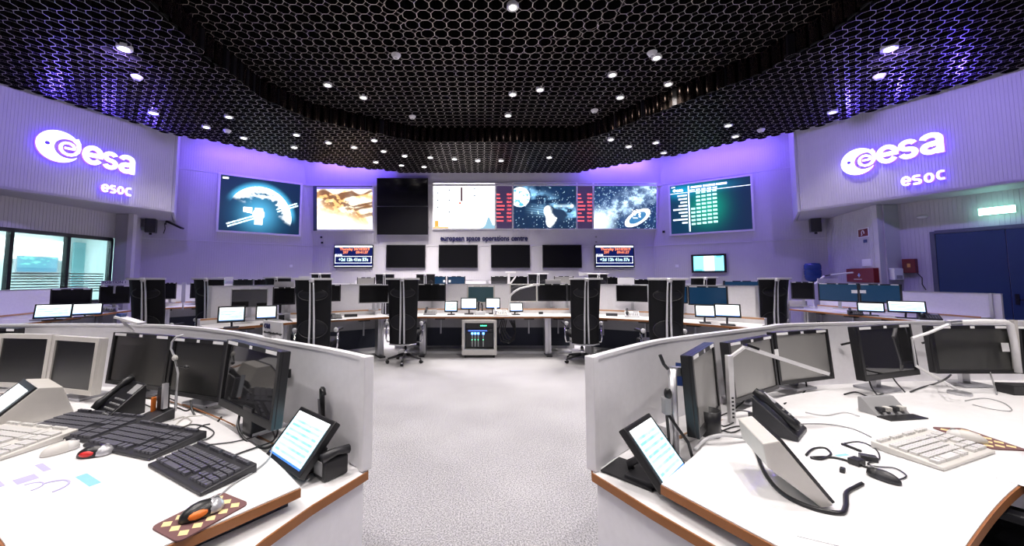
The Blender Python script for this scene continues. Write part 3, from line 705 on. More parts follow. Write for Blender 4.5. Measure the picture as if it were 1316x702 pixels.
# ---------------------------------------------------------------- window recess on the left with the lit room behind
FRAMED = mat('dark_window_frame', (.02, .022, .03), .4); GLASS = mat('window_glass', (.94, 1, 1), .05, trans=1, noise=0)
L = WW.L
def winpart(name, a, b, m, parent, y=0): o = MB().span(a, b).build(name, m, parent); return o
umarks = [WW.uv(x, 340)[0] for x in (12, 86)]+[L-.12]
edges = [0.3, umarks[0]-1.35, umarks[0], umarks[1], L-.06]
for i in range(len(edges)-1):
    a, b = edges[i], edges[i+1]; wn = struct(empty('window_%d' % (i+1), M=WW.M(0, 0, 0)))
    winpart('window_frame', (a-.03, -.02, .82), (a+.03, .10, 2.42), FRAMED, wn); winpart('window_frame', (b-.03, -.02, .82), (b+.03, .10, 2.42), FRAMED, wn)
    winpart('window_frame', (a, -.02, 2.36), (b, .10, 2.44), FRAMED, wn); winpart('window_frame', (a, -.02, .82), (b, .10, .88), FRAMED, wn)
    winpart('window_pane', (a+.03, .03, .88), (b-.03, .04, 2.36), GLASS, wn)
    if i >= 2:
        for k in range(8): winpart('blind_slat', (a+.05, .12, 1.08+k*.06), (b-.05, .125, 1.105+k*.06), PAPER, wn)
LITW = mat('office_wall_pale', (.78, .86, .86), .6)
W2 = Wall((-9.95-2.5, 4.0+.22), (-9.46-2.5, 9.6+.22))
def ww(o): o.matrix_world = WW.M(0, 0, 0); return struct(o)
ww(MB().span((-.3, 2.6, 0), (L+1.4, 2.7, 3)).build('wall_office_rear', LITW)); ww(MB().span((L+1.3, .1, 0), (L+1.4, 2.6, 3)).build('wall_office_end', LITW)); ww(MB().span((-.4, .1, 0), (-.3, 2.6, 3)).build('wall_office_start', LITW))
ww(MB().span((-.3, .12, 2.75), (L+1.4, 2.7, 2.85)).build('ceiling_office', LITW))
for k, x in enumerate((1.6, 3.2, 4.6)):
    t = thing('office_ceiling_light', ('first', 'second', 'third')[k]+' pale light panel of the office beyond the left windows', 'ceiling lamp', M=WW.M(x, 2.73, -1.3))
    MB().span((-.5, -.3, 0), (.5, .3, .02)).build('housing', WHITE, t); MB().span((-.47, -.27, -.008), (.47, .27, -.001)).build('diffuser', mat('office_light', (1, 1, 1), .5, emit=(.72, 1, 1), es=36, noise=0), t)
t = thing('office_screen', 'blurred teal and green screen in the office beyond the left windows', 'screen', M=W2.M(*W2.uv(46, 340), .06)); MB().span((-.45, .0, -.22), (.45, .06, .22)).build('housing', STEEL, t)
picture('picture', .86, .4, lambda u, v: mixc(mixc(col(u, (.12, .38, .50)), (.25, .95, .75), (sst(.5, .7, fbm(u, v, 8, 71))*(v > .45))), (.05, .2, .35), (v < .3)*.6), t, 1.2, 40, 20, -.005, 'projection')
t = thing('office_whiteboard', 'bright white board in the office beyond the left windows', 'board', M=W2.M(*W2.uv(44, 321), .05)); MB().span((-.62, 0, -.26), (.62, .03, .26)).build('board', mat('glowing_board_white', (.9, .9, .9), .5, emit=(.9, 1, 1), es=1.6, noise=0), t)  # white board given a glow of its own
for k, x in enumerate((100, 117, 132)):
    u = W2.uv(x, 335)[0]; o = MB().span((-.16, 0, -.9), (.16, .05, .9)).build('wall_cabinet', mat('office_teal_panel', (.25, .48, .52), .5)); o.matrix_world = W2.M(u, 1.55, .06); tag(o, ('left', 'middle', 'right')[k]+' teal panel on the office wall behind the rightmost left window', 'panel')
# ---------------------------------------------------------------- right recess: door, exit lamp, alarms
DOORB = mat('dark_blue_door_paint', (.018, .045, .13), .4)
ul = DW.uv(1200, 350)[0]; us = DW.uv(1297, 340)[0]; ztop = DW.uv(1201, 298)[1]
dr = struct(empty('door_1', M=DW.M(0, 0, 0)))
winpart('door_frame', (ul, -.05, 0), (ul+.07, .02, ztop), mat('door_frame_grey', (.10, .11, .16), .5), dr); winpart('door_frame', (ul+.07, -.05, ztop-.05), (ul+2.45, .02, ztop+.02), mat('door_frame_grey', (.10, .11, .16), .5), dr)
d1 = winpart('door_leaf', (ul+.075, -.035, 0.01), (us-.006, .01, ztop-.055), DOORB, dr); d2 = winpart('door_leaf', (us+.006, -.035, 0.01), (us+1.0, .01, ztop-.055), DOORB, dr)
winpart('door_handle', (us+.05, -.10, 1.0), (us+.19, -.08, 1.025), BLACK, d2); winpart('door_lock_plate', (us+.04, -.045, .92), (us+.09, -.036, 1.12), BLACK, d2)
u, v = DW.uv(1284, 271); t = thing('exit_lamp', 'glowing green white emergency exit lamp above the blue door', 'lamp', M=DW.M(u, v, 0))
MB().span((-.20, -.09, -.055), (.20, -.01, .055)).build('housing', GREY, t); MB().span((-.21, -.13, -.065), (.21, -.085, .065)).build('diffuser', mat('exit_green_glow', (.6, 1, .9), .5, emit=(.42, 1, .80), es=7, noise=0), t)
u, v = DW.uv(1186, 279); o = MB().ell((0, 0, 0), (.09, .05, .035), 12, 6).build('smoke_detector', PAPER, None, 0, True); o.matrix_world = DW.M(u, v, .03); tag(o, 'small white detector on the wall left of the exit lamp', 'detector')
def wbox(wl, box, d, m, name, label, cat, bev=.006, out=0):
    u, v, w_, h_ = wallquad(wl, *box); t = thing(name, label, cat, M=wl.M(u, v, out)); MB().span((-w_/2, -d, -h_/2), (w_/2, 0, h_/2)).build('body', m, t, bev); return t, w_, h_
t, w_, h_ = wbox(ribA, (1095, 345, 1131, 363), .11, RED, 'first_aid_box', 'dark red first aid box on the right pier', 'first aid box')
MB().span((-.05, -.117, -.012), (.05, -.111, .018)).span((-.018, -.117, -.045), (.018, -.111, .05)).build('emblem', mat('pale_blue_print', (.45, .65, .95), .5), t)
MB().span((-.22, -.116, -.10), (.1, -.111, -.085)).build('print_line', PAPER, t)
t, w_, h_ = wbox(ribA, (1104, 294.5, 1116.5, 304), .015, RED, 'fire_sign', 'small dark red fire hose sign with pale border', 'sign', 0)
ring4(w_, h_, .02, .012, -.016).build('border', PAPER, t); MB().tube([(.05*math.cos(R(a)), -.018, .05*math.sin(R(a))) for a in range(-30, 250, 20)]+[(-.06, -.018, -.06)], .012, 5).build('hose_symbol', PAPER, t)
wbox(ribA, (1110, 308, 1114.5, 312), .01, BLUEP, 'small_tag', 'tiny blue tag under the fire sign', 'tag', 0)
wbox(ribA, (1108, 333, 1120, 342), .006, PAPER, 'wall_notice', 'small white paper notice above the red first aid box', 'notice', 0)
wp = Wall((8.93, 8.35), (9.44, 8.35)); t, w_, h_ = wbox(wp, (1142, 345, 1154, 360), .12, PAPER, 'soap_dispenser', 'white dispenser on the pier between the red boxes', 'dispenser', .015)
MB().span((-w_*.3, -.125, -h_*.40), (w_*.3, -.12, -h_*.1)).build('window', GREY, t)
t, w_, h_ = wbox(DW, (1163, 333, 1180, 351), .12, RED, 'alarm_box', 'dark red alarm box beside the blue door', 'alarm box')
MB().span((-.02, -.13, -.03), (.03, -.12, .05)).build('label', mat('amber_label', (.7, .35, .1), .5), t); MB().tube([(.1, -.05, -.16), (.16, -.04, -.26), (.15, -.03, -.4), (.2, -.03, -.52)], .008, 5).build('cord', BLACK, t)
# loudspeakers and bracket
def wspeaker(wl, box, label):
    u, v, w_, h_ = wallquad(wl, *box); t = thing('wall_loudspeaker', label, 'loudspeaker', M=wl.M(u, v, .1))
    MB().prism([(-w_/2, 0), (-w_*.42, -.26), (w_*.42, -.26), (w_/2, 0)], -h_/2, h_/2).build('cabinet', BLACK, t, .01); MB().span((-w_*.38, -.27, -h_*.44), (w_*.38, -.262, h_*.44)).build('grille', DARK, t)
    MB().span((-.03, -.1, -h_/2-.06), (.03, -.04, -h_/2)).build('mount_foot', BLACK, t); MB().span((-.02, -.06, -.02), (.02, .1, .02)).build('bracket', BLACK, t)
wspeaker(SLW, (187, 280, 203, 300), 'black loudspeaker under the left bulkhead'); wspeaker(SRW, (1039, 278, 1055, 299), 'black loudspeaker under the right bulkhead')
u, v = SLW.uv(222, 290); t = thing('camera_bracket', 'black camera on a thin bracket right of the left loudspeaker', 'camera', M=SLW.M(u, v, .05))
MB().bar((-.12, -.05, .10), (.25, -.25, -.10), .12, .05).build('camera_body', BLACK, t); MB().tube([(-.15, 0, .02), (-.15, -.12, .08), (0, -.14, .02)], .018, 6).build('arm', BLACK, t); MB().tube([(-.18, -.02, .05), (-.16, -.05, -.12), (-.19, -.05, -.26)], .012, 5).build('cable', BLACK, t)
u, v = SRW.uv(1043.5, 352); p = SRW.M(u, v, .25).translation
t = thing('water_jug', 'large translucent blue water jug on a stand before the right wall', 'water jug', (p.x, p.y, 0))
MB().lathe([(.02, 1.83), (.16, 1.82), (.19, 1.76), (.19, 1.66), (.175, 1.64), (.19, 1.62), (.19, 1.50), (.175, 1.48), (.19, 1.46), (.17, 1.36), (.06, 1.30)], 18).build('bottle', mat('jug_blue', (.015, .05, .22), .12), t, 0, True)
MB().span((-.17, -.17, 0), (.17, .17, 1.30)).build('cooler', PANELW, t, .02)
# ================================================================ FURNITURE BUILDERS
struct(MB().prism([(-5.3, 9.55), (5.6, 9.55), (6.0, 13.2), (-5.8, 13.2)], 0, .12).build('floor_riser', CARPET))
MESHB = mat('black_chair_mesh', (.005, .005, .007), .6, noise=.2, scale=200, bump=.2, spec=.25)
PADB = mat('charcoal_chair_pad', (.010, .010, .014), .5, spec=.3)
RAIL = mat('pale_grey_chair_rail', (.62, .61, .63), .35)
def make_chair():
    t = empty('office_chair')
    # curved back seen from behind (chair faces +y)
    n = 9; pth = [(-.245+.49*k/(n-1), -.24+.05*math.cos(math.pi*(k/(n-1)-.5))*-1) for k in range(n)]
    vs, fs = [], []
    for i in range(13):
        z = .34+1.06*i/12; wd = .88+.12*i/12; lean = -.08*(i/12)+(.03*math.sin(i/12*math.pi))
        for x, y in pth: vs += [(x*wd, y+lean, z), (x*wd, y+lean+.028, z)]
    for i in range(12):
        for k in range(n-1):
            a = (i*n+k)*2; b = a+2; c = a+2*n; d = c+2; fs += [(a, b, d, c), (a+1, c+1, d+1, b+1)]
        a = i*n*2; c = a+2*n; fs.append((a, c, c+1, a+1)); a += 2*(n-1); c = a+2*n; fs.append((a, a+1, c+1, c))
    MB().add(vs, fs).build('backrest', MESHB, t, 0, True)
    top = MB(); top.sheet([(x*1.10, y-.08) for x, y in pth], 1.385, 1.415, .05).build('top_rail', RAIL, t, .006)
    MB().lathe([(.02, -.03), (.035, -.02), (.035, .02), (.02, .03)], 12, T(0, -.39, 1.385)).build('rail_knob', RAIL, t)
    for s in (-1, 1):
        MB().tube([(s*.022, -.385, 1.36), (s*.024, -.36, 1.2), (s*.028, -.325, .8), (s*.034, -.315, .36)], [.010, .013, .015, .014], 8).build('back_bar', mat('satin_silver_bar', (.72, .72, .75), .3, .3), t, 0, True)
    for z, rz_, dy in ((1.18, .085, -.333), (.70, .13, -.298)):
        MB().ell((0, dy+.02, z), (.20, .028, rz_), 20, 8).build('lumbar_pad', PADB, t, 0, True)
        MB().tube([(.20*math.cos(R(a)), dy-.004+.018*abs(math.cos(R(a))), z+rz_*math.sin(R(a))) for a in range(0, 361, 15)], .005, 5).build('pad_ring', DARK, t)
    st = MB().box((0, .06, .47), (.48, .50, .08)).build('seat', MESHB, t, .03)
    for s in (-1, 1):
        MB().tube([(s*.20, -.1, .36), (s*.285, -.12, .36), (s*.30, -.12, .42), (s*.30, -.10, .64)], .014, 8).build('arm_support', CHROME, t, 0, True)
        MB().box((s*.30, -.02, .66), (.06, .26, .03)).build('armrest', PADB, t, .01)
        MB().ell((s*.285, -.15, .665), (.035, .03, .035), 10, 6).build('arm_hub', LGREY, t, 0, True)
    MB().tube([(-.22, -.25, .345), (-.1, -.29, .335), (.1, -.29, .335), (.22, -.25, .345)], .012, 6).build('lower_rail', ALU, t, 0, True)
    MB().lathe([(.03, .10), (.03, .25), (.02, .25), (.02, .44)], 12).build('gas_column', CHROME, t, 0, True)
    for k in range(5):
        a = R(72*k+90+180)
        MB().tube([(.02*math.cos(a), .02*math.sin(a), .13), (.16*math.cos(a), .16*math.sin(a), .105), (.29*math.cos(a), .29*math.sin(a), .075)], [.028, .022, .015], 8).build('base_leg', DARK, t, 0, True)
        c = MB().lathe([(.012, -.024), (.03, -.022), (.03, .022), (.012, .024)], 14, T(.295*math.cos(a), .295*math.sin(a), .0305) @ RZ(a) @ RX(R(90))).build('castor', BLACK, t, 0, True)
        MB().box((.295*math.cos(a), .295*math.sin(a), .052), (.05, .03, .024), a).build('castor_hood', CHROME, c, .004)
    return t
CH0 = make_chair(); ch_used = [False]
def chair(x, y, rz, label, z=0, group='high backed black office chairs'):
    o = CH0 if not ch_used[0] else copy_tree(CH0); ch_used[0] = True
    o.location = (x, y, z); o.rotation_euler = (0, 0, rz); tag(o, label, 'chair', group); return o
def chair_px(xc, Y, label, turn=0, z=0):
    x = atY(xc, 380, Y).x; return chair(x, Y+.25, turn, label, z)
def monitor(label, P, w_, h_, yaw, zd, bez=BLACK, scr=SCREEN, pitch=0, border=.02, sticks=True, name='computer_monitor', cat='monitor', group=None, chin=.0, post=True, bar=None, cable=True):
    P = Vector(P); t = thing(name, label, cat, (P.x, P.y, zd), yaw, group); H = T(0, 0, P.z-zd) @ RX(-pitch)
    def pt(mb, nm, m, par=t, bev=0):
        mb.v = [tuple(H @ Vector(v)) for v in mb.v]; return mb.build(nm, m, par, bev)
    hs = pt(MB().span((-w_/2, 0, -h_/2), (w_/2, .035, h_/2)), 'housing', bez, bev=.004)
    pt(MB().prism([(-w_*.28, .035), (-w_*.2, .065), (w_*.2, .065), (w_*.28, .035)], -h_*.3, h_*.3), 'rear_cover', bez)
    b = border; m = MB()
    m.span((-w_/2, -.012, h_/2-b), (w_/2, 0, h_/2)).span((-w_/2, -.012, -h_/2), (w_/2, 0, -h_/2+b+chin)).span((-w_/2, -.012, -h_/2+b+chin), (-w_/2+b, 0, h_/2-b)).span((w_/2-b, -.012, -h_/2+b+chin), (w_/2, 0, h_/2-b))
    pt(m, 'bezel', bez)
    pt(MB().span((-w_/2+b, -.004, -h_/2+b+chin), (w_/2-b, -.0005, h_/2-b)), 'screen', scr)
    if sticks:
        for x, ww_ in ((-.36, .2), (0, .05), (.36, .18)):
            pt(MB().span((w_*(x-ww_/2), -.0135, h_/2-b*.9), (w_*(x+ww_/2), -.0121, h_/2-b*.15)), 'label_sticker', STICK)
    if post:
        MB().span((-.025, .05, .0), (.025, .075, P.z-zd+.02)).build('stand_post', ALU, t)
        MB().box((0, .06, .008), (.18, .15, .016)).build('stand_foot', STEEL, t, .004)
    return t
def monitor_px(label, xl, yl, Yl, xr, yr, Yr, h_, zd, **k):
    """monitor from the picture points of its two top corners and their depths"""
    a, b = atY(xl, yl, Yl), atY(xr, yr, Yr); d = b-a; w_ = math.hypot(d.x, d.y); yaw = math.atan2(d.y, d.x); pitch = k.get('pitch', 0)
    top = (a+b)/2; n = Vector((math.sin(yaw), -math.cos(yaw), 0))
    P = top-Vector((0, 0, h_/2*math.cos(pitch)))+n*(h_/2*math.sin(pitch)); return monitor(label, P, w_, h_, yaw, zd, **k)
def terminal(label, loc, yaw, w_, h_, lean, fn, lift=.03, es=1.3, border=.018, name='touch_terminal', bez=BLACK, group=None, nx=48, ny=40, foot=True):
    """small touch screen leaning back on a foot"""
    t = thing(name, label, 'touch screen', loc, yaw, group); H = T(0, 0, lift) @ RX(-lean) @ T(0, 0, h_/2)
    def pt(mb, nm, m, bev=0): mb.v = [tuple(H @ Vector(v)) for v in mb.v]; return mb.build(nm, m, t, bev)
    pt(MB().span((-w_/2, 0, -h_/2), (w_/2, .03, h_/2)), 'housing', bez, .005)
    pt(MB().prism([(-w_*.35, .03), (-w_*.25, .055), (w_*.25, .055), (w_*.35, .03)], -h_*.35, h_*.35), 'rear_cover', bez)
    p = picture('display', w_-2*border, h_-2*border, fn, t, es, nx, ny, -.002, 'terminal'); p.matrix_local = H
    if foot:
        d = math.sin(lean)*h_*.5+.05
        MB().tube([(0, .04+d*.3, lift+h_*.35), (0, .06+d, .03), (0, .05+d, .012)], .014, 7).build('stand_arm', DARK, t, 0, True); MB().box((0, d*.6+.03, .008), (w_*.55, .14, .016)).build('stand_foot', DARK, t, .004)
    return t
def phone(label, loc, yaw, m=DARK, hm=BLACK, s=1.0, pitch=18, name='desk_phone', lcd=GREY):
    t = thing(name, label, 'phone', loc, yaw); H = T(0, 0, .03*s) @ RX(R(pitch))
    MB().prism([(0, -.09*s), (0, .10*s), (.0, .10*s)], 0, 0)
    bdy = MB(); x = .105*s
    sl = math.tan(R(pitch)); y0, y1 = -.09*s, .10*s; za, zb = .022*s, .022*s+sl*.19*s
    bdy.add([(-x, y0, 0), (x, y0, 0), (x, y1, 0), (-x, y1, 0), (-x, y0, za), (x, y0, za), (x, y1, zb), (-x, y1, zb)], [(3, 2, 1, 0), (4, 5, 6, 7), (0, 1, 5, 4), (1, 2, 6, 5), (2, 3, 7, 6), (3, 0, 4, 7)])
    bdy.build('base', m, t, .006*s)
    zz = lambda y: za+(y-y0)*sl
    hs = MB(); hx = -.068*s
    hs.tube([(hx, y, zz(y)+.028*s+(.0 if abs(y) > .06*s else .008*s)) for y in (-.085*s, -.06*s, -.03*s, .03*s, .06*s, .095*s)], [.02*s, .024*s, .016*s, .016*s, .024*s, .02*s], 8).build('handset', hm, t, 0, True)
    q = MB(); c = [(.02*s, .035*s), (.09*s, .035*s), (.09*s, .085*s), (.02*s, .085*s)]
    q.add([(a, b, zz(b)+.004*s) for a, b in c]+[(a, b, zz(b)-.004*s) for a, b in c], [(0, 1, 2, 3), (0, 4, 5, 1), (1, 5, 6, 2), (2, 6, 7, 3), (3, 7, 4, 0)]).build('display', lcd, t)
    kb = MB()
    for i in range(5):
        for j in range(4):
            kx, ky = (-.025+i*.026)*s, (-.072+j*.024)*s; kb.box((kx, ky, zz(ky)+.003*s), (.013*s, .010*s, .008*s))
    stuff(kb.build('keypad', GREY, t))
    return t
def slab(label, cat, name, loc, size, rz, m, group=None, bev=.003):
    o = MB().box((0, 0, size[2]/2), size).build(name, m, None, bev); o.location = loc; o.rotation_euler = (0, 0, rz); return tag(o, label, cat, group)
def nameplate(label, loc, yaw, w_, h_, text='', sub='', ts=.05, stem=0):
    t = thing('name_plate', label, 'sign', loc, yaw); MB().span((-w_/2, 0, 0), (w_/2, .012, h_)).build('plate', mat('grey_white_sign', (.60, .59, .62), .4), t, .002)
    MB().box((0, .006, .006), (w_*.4, .05, .012)).build('foot', ALU, t)
    if stem: MB().box((0, .006, -stem/2), (.03, .012, stem)).build('stem', ALU, t)
    if text: textmesh(text, ts, DKB, t, T(-w_/2+.02, -.0025, h_*.66), 'lettering', .0008)
    if sub: textmesh(sub, ts*.42, DARK, t, T(-w_/2+.02, -.0025, h_*.28), 'small_lettering', .0003)
    return t
def desk(label, a, b, depth=.82, z=0, legs=(.1, .9), part=(-.04, 1.04), group='console desks', ph=1.28, tray=True, posts=(0, 1)):
    a, b = Vector(a), Vector(b); d = b-a; L = d.length; t = thing('console_desk', label, 'desk', (a.x, a.y, z), math.atan2(d.y, d.x), group); zt = .72
    MB().span((0, .006, zt-.032), (L, depth*.78, zt)).build('worktop', WHITE, t)
    MB().span((0, -.012, zt-.032), (L, .0055, zt-.002)).build('wood_edge', WOOD, t)
    MB().span((0.01, depth*.78+.002, zt-.03), (L-.01, depth, .80)).build('rear_shelf', WHITE, t)
    MB().span((0.01, depth*.78-.006, .785), (L-.01, depth*.78+.001, .812)).build('shelf_wood_strip', mat('pale_wood_strip', (.50, .27, .14), .5), t)
    for q in legs:
        g = MB(); x = L*q; g.span((x-.055, .12, .03), (x-.012, .30, zt-.033)).span((x+.012, .12, .03), (x+.055, .30, zt-.033)).span((x-.012, .14, .03), (x+.012, .28, zt-.033)); g.build('leg', ALU, t)
        MB().span((x-.05, .0, .0), (x+.05, .62, .03)).build('leg_foot', DARK, t)
    MB().span((.02, .42, .47), (L-.02, .44, zt-.033)).build('modesty_panel', mat('grey_modesty_panel', (.28, .28, .30), .6), t); MB().span((.02, .58, .10), (L-.02, .60, .46)).build('kick_panel', NAVY, t)
    for k in range(int(L/.55)): 
        x = (k+.5)*L/int(L/.55); MB().span((x-.012, .38, .36), (x+.012, .41, zt-.033)).build('panel_bracket', STEEL, t)
        MB().span((x-.10, .30, .63), (x+.09, .41, .675)).build('socket_strip', BLACK, t)
    if tray: MB().span((.05, .30, .0), (L-.05, .56, .045)).build('cable_tray', LGREY, t); 
    pz0 = .0; MB().span((L*part[0], depth+.005, pz0), (L*part[1], depth+.035, ph)).build('partition', PANELW, t)
    MB().span((L*part[0], depth-.0, ph), (L*part[1], depth+.04, ph+.014)).build('partition_cap', ALU, t)
    for q in posts: x = L*q; MB().span((x-.02, depth-.012, 0), (x+.02, depth+.05, ph+.016)).build('partition_post', ALU, t)
    return t
# ---------------------------------------------------------------- middle row of consoles
V = [(-3.68, 5.14), (-2.95, 5.95), (-1.6, 6.8), (1.75, 6.8), (3.0, 6.1), (3.82, 5.24)]
desk('angled white desk behind the left near console, with two lit tablets', V[0], V[1], part=(.14, 1.04), posts=(.14, 1)); desk('angled white desk left of the central desk in the middle row', V[1], V[2])
desk('long central white desk of the middle row with the equipment rack beneath', V[2], V[3], legs=(.16, .845)); desk('angled white desk right of the central desk in the middle row', V[3], V[4]); desk('angled white desk behind the right near console, with two lit tablets', V[4], V[5], part=(-.04, .9), posts=(0, .9))
# chairs of the middle row
for xc, Y, lb, tr in [(401, 5.35, 'high backed black chair left of centre, cut off by the left console', -12), (518, 6.15, 'high backed black chair left of the equipment rack, five star base visible', -2), (752, 6.15, 'high backed black chair right of the equipment rack, base half visible', 2), (857, 5.25, 'high backed black chair right of centre, cut off by the right console', 6),
     (188, 5.9, 'leftmost high backed black chair, in front of the windows', -14), (268, 6.7, 'high backed black chair left of the angled desk with two tablets', -10), (994, 6.6, 'rightmost high backed black chair, behind the right console', 8)]:
    chair_px(xc, Y, lb, R(-tr*.6))
for xc, Y, lb in [(413, 9.75, 'far black chair below the left clock screen'), (495, 9.9, 'far black chair just left of the front left chair bars'), (547, 9.9, 'far black chair beside the two blue far monitors'), (691, 9.8, 'far black chair below the rightmost black televisions'), (768, 9.75, 'far black chair below the right clock screen')]:
    chair_px(xc, Y, lb, 0, .12)
chair_px(357, 7.5, 'black chair behind a white plate, below the moon screen', R(4), .02); chair_px(905, 7.9, 'black chair below the cyan wall screen', R(-6), .02)
# monitors of the middle row
def mm(label, xl, xr, yt, yb, Y, zd=.80, dY=0, **k):
    h_ = (yb-yt)/F*Y; return monitor_px(label, xl, yt, Y, xr, yt, Y+dY, h_, zd, group='desk monitors', **k)
mm('black monitor left of the white framed one on the central desk', 537, 573, 365, 387, 7.5)
mm('white framed monitor in the middle of the central desk above two tablets', 600, 636, 367, 390, 7.5, bez=BEIGE, scr=mat('dim_teal_screen', (.02, .035, .04), .3, emit=(.02, .05, .06), es=.5, noise=0), border=.03)
mm('dark reflective monitor behind the white curved arm on the central desk', 655, 690, 365, 388, 7.5, bez=BEIGE, scr=MIRROR); mm('black monitor at the right of the central desk', 691, 728, 365, 387, 7.5)
mm('white framed black monitor on the desk left of the centre', 461, 500, 366, 390, 7.05, dY=.2, bez=LGREY, border=.014, sticks=False); mm('black monitor half hidden by the chair left of centre', 403, 438, 366, 388, 6.6, dY=.25)
mm('white framed reflective monitor above the two left tablets', 297, 345, 371, 396, 5.75, dY=.25, bez=LGREY, scr=MIRROR, border=.014); mm('black monitor right of the reflective one over the left tablets', 351, 380, 369, 392, 6.2, dY=.2)
mm('white framed black monitor on the desk right of the centre', 791, 833, 366, 388, 7.15, dY=-.3, bez=LGREY, border=.014); mm('dark blue monitor over the two right tablets', 884, 935, 368, 392, 6.15, dY=-.35, scr=SCREENB)
mm('black monitor partly behind the chair right of the rack', 729, 748, 365, 387, 7.4); mm('dark blue monitor half behind the chair right of centre', 866, 883, 367, 390, 6.5, scr=SCREENB)
# tablets of the middle row
def tb(label, xl, xr, yt, yb, Y, yaw=0, fn=pic_terminal, zd=.72, **k):
    p = atY((xl+xr)/2, yb, Y); w_ = (xr-xl)/F*Y; h_ = (yb-yt)/F*Y
    return terminal(label, (p.x, Y, zd), yaw, w_, h_*1.04, R(18), fn, max(.012, p.z-zd), group='lit touch tablets', border=.022, es=1.25, **k)
tb('tablet at the left of the central desk above the rack', 571, 588, 387, 401, 7.05); tb('larger tablet left of the black phone handset cluster on the central desk', 592, 613, 383, 398, 7.15, 0, pic_page); tb('tablet right of the handset cluster, behind the beige phone', 624, 643, 383, 397, 7.2, 0, pic_page); tb('tablet at the foot of the white curved arm', 655, 673, 389, 401, 7.05, R(10), pic_page)
tb('left one of two tablets on the angled left desk', 282, 312, 394, 414, 5.2, R(30)); tb('right one of two tablets on the angled left desk, by the OM plate', 330, 354, 393, 410, 5.6, R(28), pic_page)
tb('left one of two tablets on the angled right desk', 895, 918, 392, 408, 5.75, R(-26), pic_page); tb('right one of two tablets on the angled right desk, by the white partition', 921, 950, 391, 408, 5.5, R(-28), pic_page)
def on(x, y, z=.72, Ymax=None):
    p = atZ(x, y, z)
    if Ymax and p.y > Ymax: q = atY(x, y, Ymax); p = Vector((q.x, Ymax, z))
    return p
def ph(label, x, y, s=1.1, z=.72, yaw=0, Ymax=None, **k): p = on(x, y, z, Ymax); return phone(label, p, yaw, s=s, **k)
ph('grey desk phone at the left end of the central desk', 553, 400, 1.1, Ymax=7.15, m=GREY, hm=DARK); ph('beige desk phone right of the middle tablets', 643, 402, 1.25, Ymax=7.0, m=BEIGE, hm=LGREY); ph('dark desk phone beside the chair left of centre', 430, 403, 1.05, Ymax=6.45, yaw=R(30), m=DARK)
ph('light grey desk phone on the desk right of centre', 812, 402, 1.15, Ymax=6.75, yaw=R(-20), m=LGREY, hm=DARK)
for lb, x, y, sz, rz, m in [('flat black box on the desk left of centre', 451, 400, (.22, .06, .05), 20, BLACK), ('small black box right of the curved arm', 695, 396, (.08, .05, .05), 0, BLACK), ('flat black box on the desk right of centre', 786, 399, (.2, .06, .05), -18, DARK)]:
    slab(lb, 'device', 'flat_device', on(x, y, .72, 6.75 if x < 480 else (7.2 if x < 750 else 6.9)), sz, R(rz), m)
# papers, pens and small clutter on the middle desks
for i, (lb, x, y, w_, d_, rz) in enumerate([('white sheets at the right end of the central desk', 705, 401, .5, .22, 0), ('loose papers beside the dark phone left of centre', 433, 407.5, .3, .12, 20), ('paper sheet before the grey phone on the central desk', 553, 404, .35, .12, 5), ('paper slip on the desk right of centre', 828, 405, .2, .12, -20), ('loose papers in front of the right tablets', 900, 413, .3, .14, -30)]):
    slab(lb, 'paper', 'paper_sheet', on(x, y, .72, {705: 7.1, 433: 6.3, 553: 6.95, 828: 6.5}.get(x)), (w_, d_, .004), R(rz), PAPER, bev=0)
# handset cluster between the middle tablets
t = thing('handset_dock', 'dock with black handset and small keys between the middle tablets', 'phone', on(617, 397, .72, 7.15)); MB().box((0, 0, .03), (.20, .14, .06)).build('dock', LGREY, t, .01); MB().tube([(-.03, .05, .07), (-.035, .06, .16), (-.02, .06, .25)], [.02, .015, .022], 8).build('handset', BLACK, t, 0, True); MB().tube([(.04, .04, .06), (.045, .05, .15), (.03, .05, .22)], [.018, .013, .018], 8).build('handset', BLACK, t, 0, True)
kb = MB(); [kb.box((-.07+.035*i, -.04+.03*j, .064), (.022, .018, .01)) for i in range(5) for j in range(2)]; stuff(kb.build('keypad', PAPER, t))
# white curved arm on the central desk
p = on(654, 401, .72, 7.0); t = thing('curved_arm', 'white curved arm lamp bending over the right of the central desk', 'desk lamp', p)
MB().lathe([(.05, 0), (.05, .02), (.02, .03)], 12).build('base', WHITE, t); q = [atY(x, y, 7.0)-p for x, y in ((654, 399), (654, 388), (656, 380), (661, 375), (668, 371), (678, 368.5), (689, 366))]
MB().tube(q, .018, 8).build('arm', WHITE, t, 0, True); MB().box(q[-1], (.12, .08, .04)).build('lamp_head', WHITE, t, .008)
# equipment rack under the central desk
c0, c1 = atY(594, 458, 6.86), atY(638, 458, 6.86); w_ = c1.x-c0.x; t = thing('equipment_rack', 'low white framed equipment rack with glass door and blue lights', 'rack', ((c0.x+c1.x)/2, 6.72, 0)); zt = .665
MB().span((-w_/2, .02, .05), (-w_/2+.05, .5, zt)).build('side_panel', BEIGE, t); MB().span((w_/2-.05, .02, .05), (w_/2, .5, zt)).build('side_panel', BEIGE, t)
MB().span((-w_/2, .0, zt-.05), (w_/2, .5, zt)).build('top_frame', BEIGE, t); MB().span((-w_/2, .0, .05), (w_/2, .5, .14)).build('bottom_frame', BEIGE, t); MB().span((-w_/2+.05, .40, .14), (w_/2-.05, .5, zt-.05)).build('rear', BLACK, t)
for k, (za, zb) in enumerate([(.50, .60), (.44, .49), (.16, .43)]): MB().span((-w_/2+.06, .12, za), (w_/2-.06, .38, zb)).build('rack_unit', BLACK if k != 1 else DARK, t)
